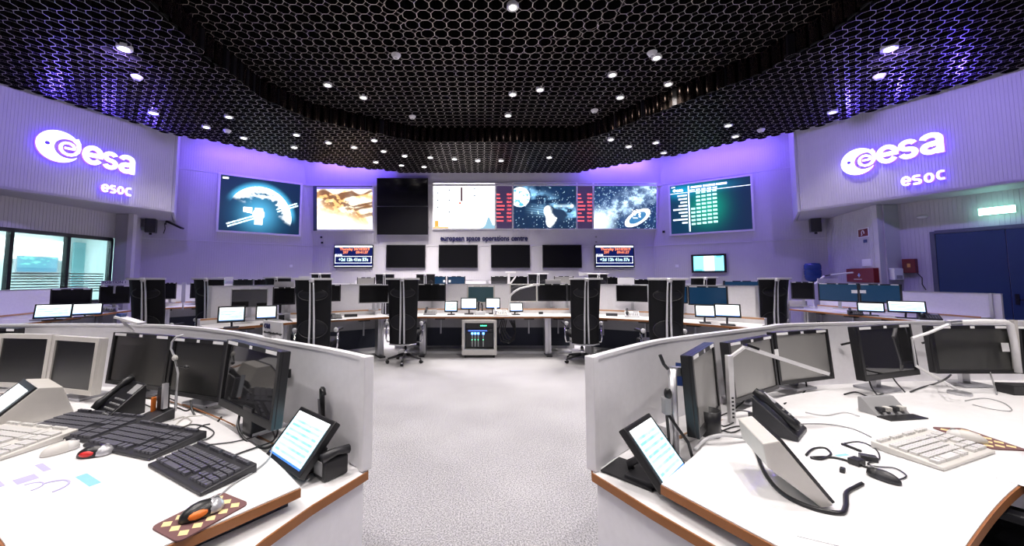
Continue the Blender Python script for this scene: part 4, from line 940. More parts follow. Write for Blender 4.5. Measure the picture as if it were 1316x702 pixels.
LG, LB = mat('green_led', (.1, 1, .4), .5, emit=(.05, 1, .35), es=6, noise=0), mat('blue_led', (.1, .3, 1), .5, emit=(.08, .28, 1), es=7, noise=0)
for x in (.02, .05, .08, .11): MB().span((x, .112, .545), (x+.018, .119, .56)).build('green_light', LG, t)
for x in (-.14, -.085, -.03, .06): MB().span((x, .10, .18), (x+.022, .119, .40)).build('drive_bay', GREY, t); MB().span((x-.005, .09, .40), (x+.03, .118, .43)).build('blue_light', LB, t); MB().span((x+.004, .092, .30), (x+.012, .0995, .31)).build('green_light', LG, t)
MB().span((-.2, .108, .455), (.14, .119, .468)).build('blue_light', mat('dim_blue_led', (.1, .2, .8), .5, emit=(.08, .18, .9), es=1.5, noise=0), t)
for sx in (-1, 1):
    for yy in (.06, .44): MB().lathe([(.02, 0), (.02, .05)], 8, T(sx*(w_/2-.05), yy, 0)).build('foot', BLACK, t)
MB().span((w_/2-.045, -.015, .36), (w_/2-.03, .0, .44)).build('door_handle', STEEL, t)
p = on(655, 440, .3); t = thing('cable_loop', 'black cable bundle hanging right of the equipment rack', 'cable', (p.x, 6.95, .0))
for i in range(4): MB().tube([(-.12+.03*i, 0, .64), (-.18+.04*i, 0, .45), (-.13+.05*i, .02, .25+.03*i), (.02+.03*i, .0, .22+.02*i), (.14, 0, .42), (.12-.03*i, 0, .64)], .011, 5).build('cable', BLACK, t)
# ---------------------------------------------------------------- far row of consoles
FR = [(-7.15, 8.2), (-6.0, 9.5), (-3.6, 10.45), (0.2, 10.55), (4.0, 10.45), (6.3, 9.5), (6.95, 8.75)]
for i, lb in enumerate(['far white desk beside the left angled wall', 'far white desk below the moon screen', 'far white desk below the desert and rocket screens', 'far white desk below the asteroid and galaxy screens', 'far white desk below the green table screen', 'far white desk near the right loudspeaker']):
    desk(lb, FR[i], FR[i+1], z=.12 if i in (2, 3) else .03, group='far console desks', legs=(.15, .85), ph=1.22, tray=False)
FRM = [(300, 325, 359, 372, 10.0, SCREEN), (327, 346, 359, 372, 10.15, SCREEN), (384, 413, 360, 374, 10.55, SCREEN), (459, 482, 356.5, 370, 11.0, GLARESC), (555, 573, 355, 369, 11.0, SCREENB), (575, 598, 355, 369, 11.0, SCREENB), (631, 652, 355, 369, 11.0, MIRROR), (655, 678, 355, 369, 11.0, SCREEN), (712, 737, 355, 369, 11.0, GLARESC), (780, 794, 356, 370, 10.9, SCREEN), (815, 838, 359, 373, 10.6, SCREEN), (930, 975, 361, 377, 9.7, SCREENB)]
FRL = ['black far monitor left of another below the moon screen', 'second black far monitor below the moon screen, left of the chair', 'black far monitor seen over the chair left of centre', 'grey far monitor below the left clock screen', 'left one of two blue far monitors with white labels', 'right one of two blue far monitors with white labels', 'reflective far monitor left of the white lamp post', 'black far monitor right of the white lamp post', 'pale grey far monitor below the right televisions', 'black far monitor below the right clock screen', 'black far monitor right of the pale blue box', 'blue far monitor behind the white partition on the right']
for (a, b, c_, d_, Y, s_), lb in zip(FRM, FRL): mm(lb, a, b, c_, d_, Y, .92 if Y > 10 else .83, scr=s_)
for a, lb in ((571, 'left'), (578, 'right')): 
    p = atY(a, 361.5, 10.98); o = MB().span((-.03, -.003, -.035), (.03, 0, .035)).build('note_label', STICK); o.location = (p.x, 10.965, p.z); tag(o, lb+' white note stuck on the blue far monitors', 'label')
def np_px(label, x0, x1, yt, yb, Y, text='', sub='', yaw=0, ts=.06, stem=.16):
    a, b = atY(x0, yb, Y), atY(x1, yt, Y); return nameplate(label, ((a.x+b.x)/2, Y, a.z), yaw, b.x-a.x, b.z-a.z, text, sub, ts, stem)
np_px('white plate on a far monitor below the moon screen, left', 278, 300, 356, 361.5, 10.0); np_px('white plate above the black monitor right of the left tablets', 352, 378, 362, 369, 6.3)
np_px('small white plate above the black monitor on the central desk', 701, 721, 359, 364.8, 7.55); np_px('small white plate on the far desk below the right clock screen', 744, 760, 350.5, 354.5, 10.9); np_px('pale blue box plate on the far desk right of the clock screen', 794, 815, 357, 366, 9.9); np_px('pale plate on the far desk above the chair left of centre', 415, 427, 358, 364, 10.6); np_px('white plate at the far left above the reflective monitor', 384, 399, 355, 360, 11.0)
p = atY(654, 366, 10.75); t = thing('far_lamp', 'white lamp post with slanted arm on the far desk', 'desk lamp', (p.x, 10.75, .84)); MB().span((-.03, -.03, 0), (.03, .03, .72)).build('post', WHITE, t); MB().bar((0, 0, .35), (.20, 0, .62), .04, .04).build('arm', WHITE, t); MB().box((.05, 0, .73), (.30, .08, .05)).build('lamp_head', WHITE, t, .006)
# ---------------------------------------------------------------- left side desk before the windows
a, b = atZ(38, 415, .72), atZ(166, 399, .72); a = a+(a-b)*.10; b = b+(b-a)*.02
desk('white side desk before the left windows, with two lit tablets', (a.x, a.y), (b.x, b.y), depth=.85, ph=1.20, group='side console desks', posts=(0,))
def sm(label, xl, xr, yt, yb, Yl, Yr, zd=.80, **k): return monitor_px(label, xl, yt, Yl, xr, yt+.6, Yr, (yb-yt)/F*(Yl+Yr)/2, zd, group='desk monitors', **k)
sm('black monitor behind the two tablets before the windows', 65, 119, 371, 394, 6.75, 7.15); sm('black monitor under the POSITION 1 plate before the windows', 128, 168, 367, 390, 7.45, 7.8)
tb('left one of two tablets on the side desk before the windows', 50, 84, 391, 409, 6.15, R(35)); tb('right one of two tablets on the side desk before the windows', 90, 124, 390, 405, 6.6, R(38), pic_page)
np_px('grey POSITION 1 plate on top of a monitor by the windows', 134, 161, 361, 367, 7.5, 'POSITION 1', '', R(25), .07)
ph('dark console phone right of the tablets before the windows', 137, 401, 1.5, m=GREY, hm=BLACK, yaw=R(40)); slab('flat black mouse mat at the end of the side desk by the windows', 'mouse pad', 'mouse_pad', on(58, 411.5), (.34, .12, .01), R(15), BLACK)
sm('black monitor right of the leftmost chair', 210, 227, 363, 384, 8.7, 8.8, .83); sm('black monitor left of the second chair, below the left wall', 245, 262, 363, 383, 9.15, 9.25, .83); slab('flat black box on the far desk between the left chairs', 'device', 'flat_device', on(238, 390, .75), (.28, .08, .05), R(50), BLACK)
np_px('tall white partition post on the far desk between the left chairs', 232.5, 239, 363, 389, 8.5)
# ---------------------------------------------------------------- right side desk
a, b = atZ(1015, 397, .72), atZ(1172, 411.5, .72); a2 = a; b2 = b+(b-a)*.18
desk('white side desk before the blue door, with two lit tablets', (a2.x, a2.y), (b2.x, b2.y), depth=.85, ph=1.16, group='side console desks', posts=(1,))
sm('black monitor behind the rightmost chair', 1016, 1046, 362, 384, 8.3, 8.0); sm('left one of two wide blue monitors before the red box', 1051, 1103, 364, 387, 7.75, 7.2, scr=SCREENB); sm('right one of two wide blue monitors before the red box', 1104, 1158, 365, 389, 7.1, 6.6, scr=SCREENB)
for x, lb in ((1098, 'left'), (1109, 'right')):
    p = atY(x, 375, 7.0); o = MB().span((-.04, -.003, -.03), (.04, 0, .03)).build('note_label', STICK, None); o.location = (p.x, 7.0, p.z); o.rotation_euler = (0, 0, R(-48)); tag(o, lb+' white note stuck between the two wide blue monitors', 'label')
tb('left one of two tablets on the side desk before the door', 1107, 1132, 389, 401, 6.9, R(-42)); tb('right one of two tablets on the side desk before the door', 1149, 1183, 387, 402, 6.45, R(-40))
ph('black desk phone right of the tablets before the door', 1194, 402, 1.2, m=DARK, yaw=R(-40), Ymax=6.3); ph('small dark phone left of the tablets before the door', 1099, 400, 1.0, m=DARK, yaw=R(-40), Ymax=7.1)
slab('stack of white trays behind the rightmost chair', 'paper tray', 'paper_tray', on(1026, 394), (.30, .25, .14), R(-50), BEIGE)
p = on(1046, 396); t = thing('desk_lamp', 'white jointed desk lamp reaching over the right side desk', 'desk lamp', p); q = [atY(x, y, p.y)-p for x, y in ((1047, 395), (1040, 371), (1059, 355), (1023, 369), (1067, 353.5), (1096, 350.5))]
MB().lathe([(.07, 0), (.07, .02), (.02, .03)], 12).build('base', WHITE, t); MB().tube([q[0], q[1]], .02, 6).build('lower_arm', WHITE, t); MB().tube([q[1], q[2]], .02, 6).build('middle_arm', WHITE, t); MB().tube([q[3], q[1]], .016, 6).build('counter_arm', WHITE, t); MB().tube([q[4], q[5]], .02, 6).build('upper_arm', WHITE, t); MB().tube([q[2], q[4]], .012, 6).build('hinge', BLACK, t)
np_px('white box standing on the right side desk behind the lamp arm', 1051, 1078, 358, 364, 7.9)
# ================================================================ NEAR CONSOLES
def spline(pts, n=6):
    P = [Vector(p) for p in pts]; out = []
    for i in range(len(P)-1):
        p0, p1, p2, p3 = P[max(i-1, 0)], P[i], P[i+1], P[min(i+2, len(P)-1)]
        for k in range(n):
            t = k/n; out.append(.5*((2*p1)+(p2-p0)*t+(2*p0-5*p1+4*p2-p3)*t*t+(3*p1-p0-3*p2+p3)*t**3))
    out.append(P[-1]); return out
def S3(pts, n=6): return spline([tuple(p) for p in pts], n)
def xy(p): return (p[0], p[1])
def console(side, panel, table_back, table_near, ends, inner, label_p, label_t, label_c):
    pp = [xy(p) for p in S3([(a, b, 0) for a, b in panel])]
    # partition
    t = thing('console_partition', label_p, 'partition', (0, 0, 0))
    MB().sheet(pp, .655, 1.085, .022).build('panel', PANELW, t); MB().sheet(pp, 1.085, 1.10, .032).build('top_cap', CAPW, t)
    e = Vector(pp[-1]) if side < 0 else Vector(pp[0]); MB().box((e.x, e.y, .878), (.034, .045, .447), R(40)*(-side)*-1).build('end_post', CAPW, t, .004)
    # worktop
    tb_ = [xy(p) for p in S3([(a, b, 0) for a, b in table_back])]; tn = [xy(p) for p in S3([(a, b, 0) for a, b in table_near])]
    poly = tb_+tn if side < 0 else tb_+tn
    t = thing('console_worktop', label_t, 'desk', (0, 0, 0)); MB().prism(poly, .69, .72).build('worktop', WHITE, t)
    MB().sheet(tn+[tb_[0]], .688, .716, .010).build('wood_edge', WOOD, t)
    cx = sum(p[0] for p in poly)/len(poly); cy = sum(p[1] for p in poly)/len(poly)
    ins = [(p[0]+(cx-p[0])*.05, p[1]+(cy-p[1])*.10) for p in poly]; MB().prism(ins, .652, .6895).build('under_frame', NAVY, t)
    # cabinet and its shelf
    t = thing('console_cabinet', label_c, 'cabinet', (0, 0, 0))
    out = [xy(atZ(x, y, .65)) for x, y in ends]; outer = [(p[0], p[1]+.015) for p in (pp if side > 0 else list(reversed(pp)))]
    cab = [q for q in out[::-1]]+[outer[0]]+outer+list(inner)
    MB().prism(cab, .622, .651).build('shelf', WHITE, t); MB().sheet([outer[0]]+out, .620, .6505, .012).build('wood_edge', WOOD, t)
    cx = sum(p[0] for p in cab)/len(cab); cy = sum(p[1] for p in cab)/len(cab)
    MB().prism([(p[0]+(cx-p[0])*.012, p[1]+(cy-p[1])*.012) for p in cab], 0, .621).build('carcass', PANELW, t)
    return pp
PL = [(-4.3, 2.5), (-3.304, 2.594), (-2.762, 2.637), (-2.093, 2.552), (-1.478, 2.258), (-1.034, 1.951), (-.706, 1.736), (-.464, 1.55)]
PRr = [(.451, 1.55), (.819, 1.881), (1.12, 2.079), (1.843, 2.471), (2.164, 2.637), (3.047, 2.777), (4.071, 2.828), (4.8, 2.8)]
a = atZ(349, 589, .72); b = atZ(386, 626, .72)
console(-1, PL, [(b.x, b.y), (a.x, a.y), (-1.06, 1.70), (-1.42, 1.96), (-1.95, 2.22), (-2.7, 2.32), (-4.2, 2.25)], [(-4.2, 1.5), (-2.4, 1.42), (-1.8, 1.28), (-1.302, 1.061), (-1.12, .93), (-1.03, .88), (-.945, .895), (-.89, .955), (-.83, 1.027), (-.72, 1.16), (b.x, b.y)],
        [(472, 606), (400, 650), (340, 692), (300, 725)], [(-3.9, 2.4), (-3.9, 1.95), (-2.6, 1.95), (-1.8, 1.8), (-1.3, 1.5), (-.95, 1.15)],
        'pale curved partition of the left near console', 'white curved worktop of the left near console', 'white cabinet with wood edge under the left near console')
a = atZ(906, 572, .72); b = atZ(850, 622, .72)
console(1, PRr, [(b.x, b.y), (a.x, a.y), (1.15, 1.86), (1.5, 2.1), (2.0, 2.34), (2.7, 2.48), (4.2, 2.48)], [(4.2, 1.6), (2.9, 1.65), (2.3, 1.52), (1.876, 1.341), (1.585, 1.2), (1.265, 1.026), (1.1, .93), (.97, .89), (.88, .90), (.83, .945), (.777, 1.027), (.70, 1.165), (b.x, b.y)],
        [(762, 608), (838, 655), (920, 702), (950, 722)], [(3.9, 2.5), (3.9, 2.1), (2.6, 2.1), (1.8, 1.9), (1.2, 1.55), (.92, 1.2)],
        'pale curved partition of the right near console', 'white curved worktop of the right near console', 'white cabinet with wood edge under the right near console')
# ---------------------------------------------------------------- monitors
def nm(label, tl, tr, h_, **k): return monitor_px(label, *tl, *tr, h_, k.pop('zd', .72), **k)
IV = mat('ivory_monitor_plastic', (.60, .575, .545), .45)
nm('left one of two ivory framed monitors on the left console', (2, 428, 2.32), (70, 431, 2.28), .31, bez=IV, border=.026, pitch=R(4), sticks=False, scr=SCREENF)
nm('right one of two ivory framed monitors on the left console', (72, 430.5, 2.26), (131, 435.5, 2.16), .315, bez=IV, border=.026, pitch=R(4), sticks=False, scr=SCREENF)
nm('left one of three black monitors on the left console', (149, 427, 2.36), (223, 432, 2.20), .305, pitch=R(5), scr=SCREENF); nm('middle one of three black monitors on the left console', (225, 432.5, 2.18), (294, 440, 2.03), .31, pitch=R(5), scr=SCREENF)
nm('right one of three black monitors, mirroring the left desk', (295.5, 436, 1.92), (364, 452.7, 1.60), .315, pitch=R(5), scr=MIRROR, chin=.012)
o = nm('sliver of a black monitor top behind the ivory ones', (-30, 421.5, 2.5), (24, 422, 2.48), .3, zd=.64)
nm('narrow looking monitor turned right, nearest on the right console', (885.5, 465, 1.60), (914, 434, 1.93), .335, pitch=R(3), scr=GLARESC, bez=BLACK, post=False, chin=.01)
nm('left one of two joined pale monitors on the right console', (933, 442, 2.03), (989.5, 429.5, 2.30), .31, pitch=R(4), scr=GLARESC); nm('right one of two joined pale monitors on the right console', (992, 428.5, 2.32), (1061, 422, 2.47), .31, pitch=R(4), scr=GLARESC)
nm('square monitor mirroring clutter in the middle of the right console', (1097.5, 420, 2.28), (1167, 416.5, 2.44), .315, pitch=R(5), scr=MIRROR, chin=.01); nm('dark grey monitor with ivory right rim on the right console', (1192, 419, 2.45), (1300, 418, 2.45), .30, pitch=R(4), scr=mat('dark_grey_screen', (.05, .05, .048), .3, noise=.1, spec=.7)); nm('monitor cut by the right picture edge on the right console', (1304, 418, 2.43), (1400, 424, 2.25), .30, pitch=R(4))
p = atY(1305, 448, 2.41); o = MB().box((0, 0, 0), (.02, .03, .31)).build('rim_strip', IV); o.location = (p.x, p.y, p.z); tag(o, 'ivory upright strip between the two rightmost monitors', 'trim'); o.location.z = .72+.155+.12
# notes on screens
for lb, x, y, Y, yw, s_ in [('white note at the right side of the dark grey monitor', 1292, 446.5, 2.425, 0, .045), ('white note on the square mirroring monitor, left side', 1108, 450, 2.30, 15, .04), ('white note on the seam of the two joined pale monitors', 997, 455, 2.29, 18, .045)]:
    p = atY(x, y, Y); o = MB().span((-s_/2, -.002, -s_*.6), (s_/2, .001, s_*.6)).build('note_label', STICK); o.location = p; o.rotation_euler = (R(-4), 0, R(yw)); tag(o, lb, 'label')
# ---------------------------------------------------------------- keyboards
KEYD = mat('dark_key_plastic', (.035, .035, .042), .4); KEYL = mat('ivory_key_plastic', (.66, .65, .64), .45); KEYG = mat('grey_legend_key', (.10, .10, .12), .4)
def keyboard(label, c, yaw, w_=.44, d_=.18, base=DARK, keys=KEYG, palm=None):
    t = thing('keyboard', label, 'keyboard', (c[0], c[1], .721), yaw); x = w_/2; y0, y1 = -d_/2, d_/2
    MB().add([(-x, y0, 0), (x, y0, 0), (x, y1, 0), (-x, y1, 0), (-x, y0, .012), (x, y0, .012), (x, y1, .030), (-x, y1, .030)], [(3, 2, 1, 0), (4, 5, 6, 7), (0, 1, 5, 4), (1, 2, 6, 5), (2, 3, 7, 6), (3, 0, 4, 7)]).build('case', base, t, .004)
    zz = lambda y: .012+(y-y0)/d_*.018
    for nm_, x0, x1, rows in (('key_block', -x+.012, x*.36, 5), ('arrow_block', x*.40, x*.60, 4), ('number_block', x*.64, x-.012, 5), ('function_row', -x+.012, x-.012, 1)):
        m = MB(); p_ = .019
        if nm_ == 'function_row':
            yk = y1-.020; n = int((x1-x0)/p_)
            for i in range(n):
                if i % 5 != 4 or i < 2: m.box((x0+(i+.5)*p_, yk, zz(yk)+.004), (.0155, .013, .012))
        else:
            n = max(1, int((x1-x0)/p_)); p_ = (x1-x0)/n
            for r in range(rows):
                rp = (d_-.082)/4.4; yk = y0+.030+r*rp+(rp*.9 if nm_ == 'arrow_block' and r >= 2 else 0)
                if yk > y1-.03: continue
                if r == 0 and nm_ == 'key_block':
                    for i, ww_ in ((0, 1.3), (1.5, 1.3), (3, 5.2), (8.6, 1.3), (10.1, 1.3)): m.box((x0+(i+ww_/2)*p_, yk, zz(yk)+.004), (ww_*p_-.003, rp-.004, .012))
                else:
                    off = (0, .5, .25, 0, 0)[r] if nm_ == 'key_block' else 0
                    for i in range(n-(1 if off else 0)): m.box((x0+(i+.5+off)*p_, yk, zz(yk)+.004), (p_-.0035, rp-.004, .012))
        stuff(m.build(nm_, keys, t))
    return t
def quad(fl, fr, nr, nl, z=.735):
    """centre, turn and size of a flat rectangle from its four picture corners"""
    a, b, c, d = (atZ(x, y, z) for x, y in (fl, fr, nr, nl)); m = (a+b+c+d)/4; e = (b-a)+(c-d); f_ = (a-d)+(b-c)
    return (m.x, m.y), math.atan2(e.y, e.x), e.length/2, f_.length/2
def kb_px(label, q, base=DARK, keys=KEYG):
    c, yaw, w_, d_ = quad(*q); return keyboard(label, c, yaw, w_, d_, base, keys)
kb_px('dark keyboard behind the others, left of the headset charger', ((78, 531), (168, 541), (143, 564), (50, 553))); kb_px('middle dark keyboard on the left console, before the charger', ((166, 545), (250, 558), (210, 589), (128, 570))); kb_px('dark keyboard nearest the brown mouse pad', ((247, 569), (320, 600), (269.5, 635), (204, 598)))
kb_px('ivory keyboard at the left picture edge', ((-12, 547), (75, 557), (23, 589), (-70, 576)), BEIGE, KEYL); kb_px('ivory keyboard on the right console', ((1134, 570), (1203, 554), (1260, 578), (1196, 603)), BEIGE, KEYL)
# ---------------------------------------------------------------- mice and pads
def mouse(label, c, yaw, m=BLACK, btn=DARK, accent=None, z=.721, s=1):
    t = thing('computer_mouse', label, 'mouse', (c[0], c[1], z), yaw); MB().ell((0, 0, .004), (.031*s, .056*s, .034*s), 16, 10, zmin=-.1).build('shell', m, t, 0, True)
    MB().ell((0, .025*s, .006), (.0315*s, .033*s, .029*s), 14, 8, zmin=-.15).build('buttons', btn, t, 0, True); MB().lathe([(.004, -.003), (.009, -.003), (.009, .003), (.004, .003)], 10, T(0, .036*s, .030*s) @ Matrix.Rotation(R(90), 4, 'Y')).build('wheel', GREY, t)
    if accent: MB().ell((.021*s, -.012*s, .014), (.012*s, .028*s, .012*s), 10, 6).build('accent', accent, t, 0, True)
    return t
SILV = mat('silver_plastic', (.5, .5, .53), .25, .4)
mouse('black and silver mouse with red side beside the dark keyboards', atZ(122, 582, .73), R(-70), BLACK, SILV, mat('red_plastic', (.6, .02, .02), .4)); mouse('ivory mouse beside the ivory keyboard', atZ(77, 578, .73), R(-25), BEIGE, KEYL); mouse('black mouse with orange side on the brown pad', atZ(259, 657, .735), R(-38), BLACK, SILV, ORANGE, .7255, 1.0)
mouse('small dark mouse at the end of a cable on the right console', atZ(1136, 613, .73), R(20), DARK, BLACK, None, .721, .8); mouse('ivory mouse on the patterned pad of the right console', atZ(1243, 564, .73), R(40), BEIGE, KEYL, None, .7255)
PADM = bpy.data.materials.new('brown_mouse_pad'); PADM.use_nodes = True
PADM.node_tree.nodes['Principled BSDF'].inputs['Base Color'].default_value = (.16, .075, .075, 1); PADM.node_tree.nodes['Principled BSDF'].inputs['Roughness'].default_value = .85
CREAM = mat('cream_pad_print', (.78, .60, .30), .8)
def pad(label, c, yaw, w_, d_):
    t = thing('mouse_pad', label, 'mouse pad', (c[0], c[1], .7205), yaw); r = .018; poly = []
    for cx, cy, a0 in ((w_/2-r, d_/2-r, 0), (-w_/2+r, d_/2-r, 90), (-w_/2+r, -d_/2+r, 180), (w_/2-r, -d_/2+r, 270)): poly += [(cx+r*math.cos(R(a0+k*22.5)), cy+r*math.sin(R(a0+k*22.5))) for k in range(5)]
    MB().prism(poly, 0, .004).build('mat', PADM, t); m = MB()
    for i in range(5):
        for j in range(3):
            x, y = -w_*.36+i*w_*.18, -d_*.30+j*d_*.30; a, b = w_*.075, d_*.125
            m.add([(x-a, y, .0044), (x, y-b, .0044), (x+a, y, .0044), (x, y+b, .0044), (x-a, y, .0041), (x, y-b, .0041), (x+a, y, .0041), (x, y+b, .0041)], [(0, 1, 2, 3), (0, 4, 5, 1), (1, 5, 6, 2), (2, 6, 7, 3), (3, 7, 4, 0)])
    stuff(m.build('diamond_print', CREAM, t)); return t
pad('brown mouse pad with cream diamonds on the left console', *quad((200, 675), (291, 629), (315, 650), (221, 700), .7245)); pad('brown and cream patterned mouse pad on the right console', *quad((1229, 548), (1311, 575), (1284, 581), (1205, 551), .7245))
# ---------------------------------------------------------------- touch terminals
yw = R(-38.6); terminal('lit touch screen on the passage end of the left console', (-.778, 1.504, .655), yw, .29, .215, R(42), pic_terminal, .035, 1.25, .018, nx=70, ny=60)
yw = R(44); terminal('lit touch screen on the passage end of the right console', (.715, 1.405, .655), yw, .235, .225, R(40), pic_terminal, .035, 1.25, .018, nx=70, ny=60)
t = thing('handset_unit', 'black handset unit behind the left lit touch screen', 'phone', (-.60, 1.50, .652), R(-38)); MB().box((0, .02, .04), (.09, .10, .08)).build('unit', BLACK, t, .01); MB().tube([(.04, -.04, .092), (.04, .02, .10), (.04, .07, .092)], [.018, .014, .018], 8).build('handset', DARK, t, 0, True); MB().box((.0, -.0315, .045), (.055, .003, .05)).build('speaker_grille', GREY, t)
slab('black mat under the right lit touch screen', 'mat', 'rubber_mat', (.60, 1.52, .652), (.16, .20, .008), R(44), BLACK)
t = thing('headset_hook', 'small black hook on the left partition above the touch screen', 'hook', (-.70, 1.705, .80)); MB().tube([(0, 0, 0), (0, -.02, .10), (.005, -.03, .13), (.02, -.04, .11)], [.008, .012, .014, .008], 7).build('hook', BLACK, t, 0, True); MB().tube([(-.012, -.005, .0), (-.014, -.02, .09)], .006, 6).build('clip', GREY, t); MB().tube([(0, 0, 0), (0, -.01, -.145)], .006, 6).build('stem', BLACK, t)
# wedge terminals
def wedge(label, loc, yaw, w_, prof, scr, lit):
    t = thing('wedge_terminal', label, 'terminal', loc, yaw); m = MB(); n = len(prof)
    vs = [(-w_/2, y, z) for y, z in prof]+[(w_/2, y, z) for y, z in prof]
    m.add(vs, [tuple(range(n)), tuple(reversed(range(n, 2*n)))]+[(i, i+n, (i+1) % n+n, (i+1) % n) for i in range(n)]).build('housing', IV, t, .004)
    (y0, z0), (y1, z1) = prof[0], prof[1]; d = Vector((0, y1-y0, z1-z0)); L = d.length; lean = math.atan2(y1-y0, z1-z0); H = T(0, (y0+y1)/2, (z0+z1)/2) @ RX(-lean)
    f = MB().span((-w_/2+.004, -.010, -L/2+.004), (w_/2-.004, -.0015, L/2-.004)); f.v = [tuple(H @ Vector(v)) for v in f.v]; f.build('bezel', BLACK, t)
    if lit: o = picture('display', w_-.07, L-.06, pic_page, t, 1.3, 40, 30, -.012, 'terminal'); o.matrix_local = H
    return t
PRF = [(0, .012), (.16, .165), (.24, .15), (.29, .0), (.02, .0)]
wedge('ivory wedge terminal with lit page at the left picture edge', (-2.36, 1.80, .721), R(-32), .30, PRF, None, True)
wedge('ivory wedge terminal seen from its side on the right console', (1.10, 1.285, .721), R(72), .23, [(0, .012), (.13, .185), (.175, .17), (.165, .10), (.03, .0)], None, True)
slab('thin white sheet beside the right wedge terminal', 'paper', 'paper_sheet', (1.0, 1.06, .7205), (.26, .12, .002), R(-25), PAPER, bev=0)
# phones and charger
ph('black desk phone with raised base on the left console', 150, 534, .82, yaw=R(-26), m=BLACK, pitch=40); ph('dark grey desk phone behind the right wedge terminal', 1004, 555, .85, yaw=R(40), m=DARK, pitch=40, lcd=LGREY)
p = on(195, 543); t = thing('handset_charger', 'dark charger with upright handset and orange clip before the monitors', 'charger', p, R(-20))
MB().add([(-.055, -.08, 0), (.055, -.08, 0), (.055, .07, 0), (-.055, .07, 0), (-.055, -.08, .02), (.055, -.08, .02), (.055, .07, .055), (-.055, .07, .055)], [(3, 2, 1, 0), (4, 5, 6, 7), (0, 1, 5, 4), (1, 2, 6, 5), (2, 3, 7, 6), (3, 0, 4, 7)]).build('cradle', DARK, t, .006)
MB().box((.0, .045, .10), (.05, .035, .12)).build('handset', BLACK, t, .008); MB().box((-.03, .02, .075), (.012, .02, .07)).build('orange_clip', ORANGE, t, .003); MB().box((.035, .03, .12), (.018, .02, .12)).build('silver_clip', ALU, t)
g = [atY(x, y, 1.93)-p for x, y in ((213, 505), (215, 482), (211, 462), (206, 450), (207, 441), (213, 434), (222, 432))]
H_ = RZ(R(20)); t2 = thing('headset', 'thin headset with boom microphone hanging before the black monitors', 'headset', p+Vector((.03, .03, .0)))
MB().tube(g, .005, 6).build('band', LGREY, t2, 0, True); MB().ell(tuple(g[2]), (.014, .012, .016), 10, 6).build('ear_piece', BEIGE, t2, 0, True); MB().tube([g[2], g[2]+Vector((.03, -.02, -.035)), g[2]+Vector((.08, -.03, -.04))], .004, 6).build('boom', BLACK, t2); MB().ell(tuple(g[2]+Vector((.085, -.03, -.038))), (.016, .01, .009), 10, 6).build('microphone', BLACK, t2, 0, True); MB().tube([g[0], g[0]+Vector((.0, 0, -.10))], .006, 6).build('stem', ALU, t2)
slab('small black loudspeaker box below the right black monitor', 'loudspeaker', 'desk_speaker', (-1.02, 1.735, .72), (.085, .07, .125), R(-35), BLACK)
# papers on the worktops
PRINT = mat('lilac_print', (.45, .42, .68), .7); TEAL = mat('teal_print', (.25, .55, .68), .7)
def poster(label, c, yaw, w_, d_, marks):
    t = thing('printed_sheet', label, 'paper', (c[0], c[1], .7203), yaw); MB().span((-w_/2, -d_/2, 0), (w_/2, d_/2, .0012)).build('sheet', PAPER, t)
    for kind, x, y, a, b in marks:
        if kind == 'r': MB().span((x, y, .0013), (x+a, y+b, .0017)).build('printed_block', TEAL, t)
        elif kind == 'l': MB().span((x, y, .0013), (x+a, y+b, .0017)).build('printed_block', PRINT, t)
        else: MB().tube([(x+a*math.cos(R(q)), y+a*math.sin(R(q)), .0013) for q in range(0, 200, 20)], b, 4).build('printed_arc', PRINT, t)
poster('printed sheet with lilac charts on the left console', (-1.52, 1.31), R(-28), .44, .26, [('r', .06, .09, .13, .03), ('l', -.10, -.02, .06, .05), ('l', -.16, -.10, .09, .06), ('a', .02, -.01, .035, .003), ('a', .08, .02, .05, .004), ('l', -.19, .05, .1, .02)])
poster('large faint printed sheet in the middle of the right console', (1.62, 1.66), R(12), .55, .22, [('l', -.2, .02, .12, .004), ('l', -.2, -.03, .3, .003), ('l', .06, .04, .14, .003), ('r', -.25, -.10, .06, .015)])
poster('lilac tinted sheet under the right end of the ivory keyboard', (1.98, 1.37), R(19), .34, .15, [('l', -.10, -.05, .10, .05), ('l', .03, -.03, .05, .03)])
# pop-up socket, cup, small adapters
p = on(1141, 532); t = thing('desk_socket', 'grey pop up socket block standing open on the right console', 'socket', p, R(8)); MB().prism([(-.10, -.01), (-.12, .06), (.12, .06), (.10, -.01)], .0, .002)
MB().add([(-.10, -.03, 0), (.10, -.03, 0), (.10, .06, 0), (-.10, .06, 0), (-.10, .04, .075), (.10, .04, .075), (.10, .06, .075), (-.10, .06, .075)], [(3, 2, 1, 0), (4, 5, 6, 7), (0, 1, 5, 4), (1, 2, 6, 5), (2, 3, 7, 6), (3, 0, 4, 7)]).build('flap', GREY, t, .003); MB().box((0, -.06, .003), (.22, .06, .005)).build('well', BLACK, t)
for i in range(4): MB().box((-.065+i*.043, -.015, .030), (.025, .03, .022)).build('plug', BEIGE if i % 2 else DARK, t, .003)
p = on(893, 578); t = thing('pen_cup', 'black cylindrical cup at the foot of the turned monitor', 'cup', (1.02, 1.72, .72)); MB().lathe([(.045, 0), (.05, .11), (.045, .11), (.04, .01)], 18).build('cup', BLACK, t, 0, True); MB().lathe([(.03, .005), (.03, .012)], 10).build('liner', DARK, t)
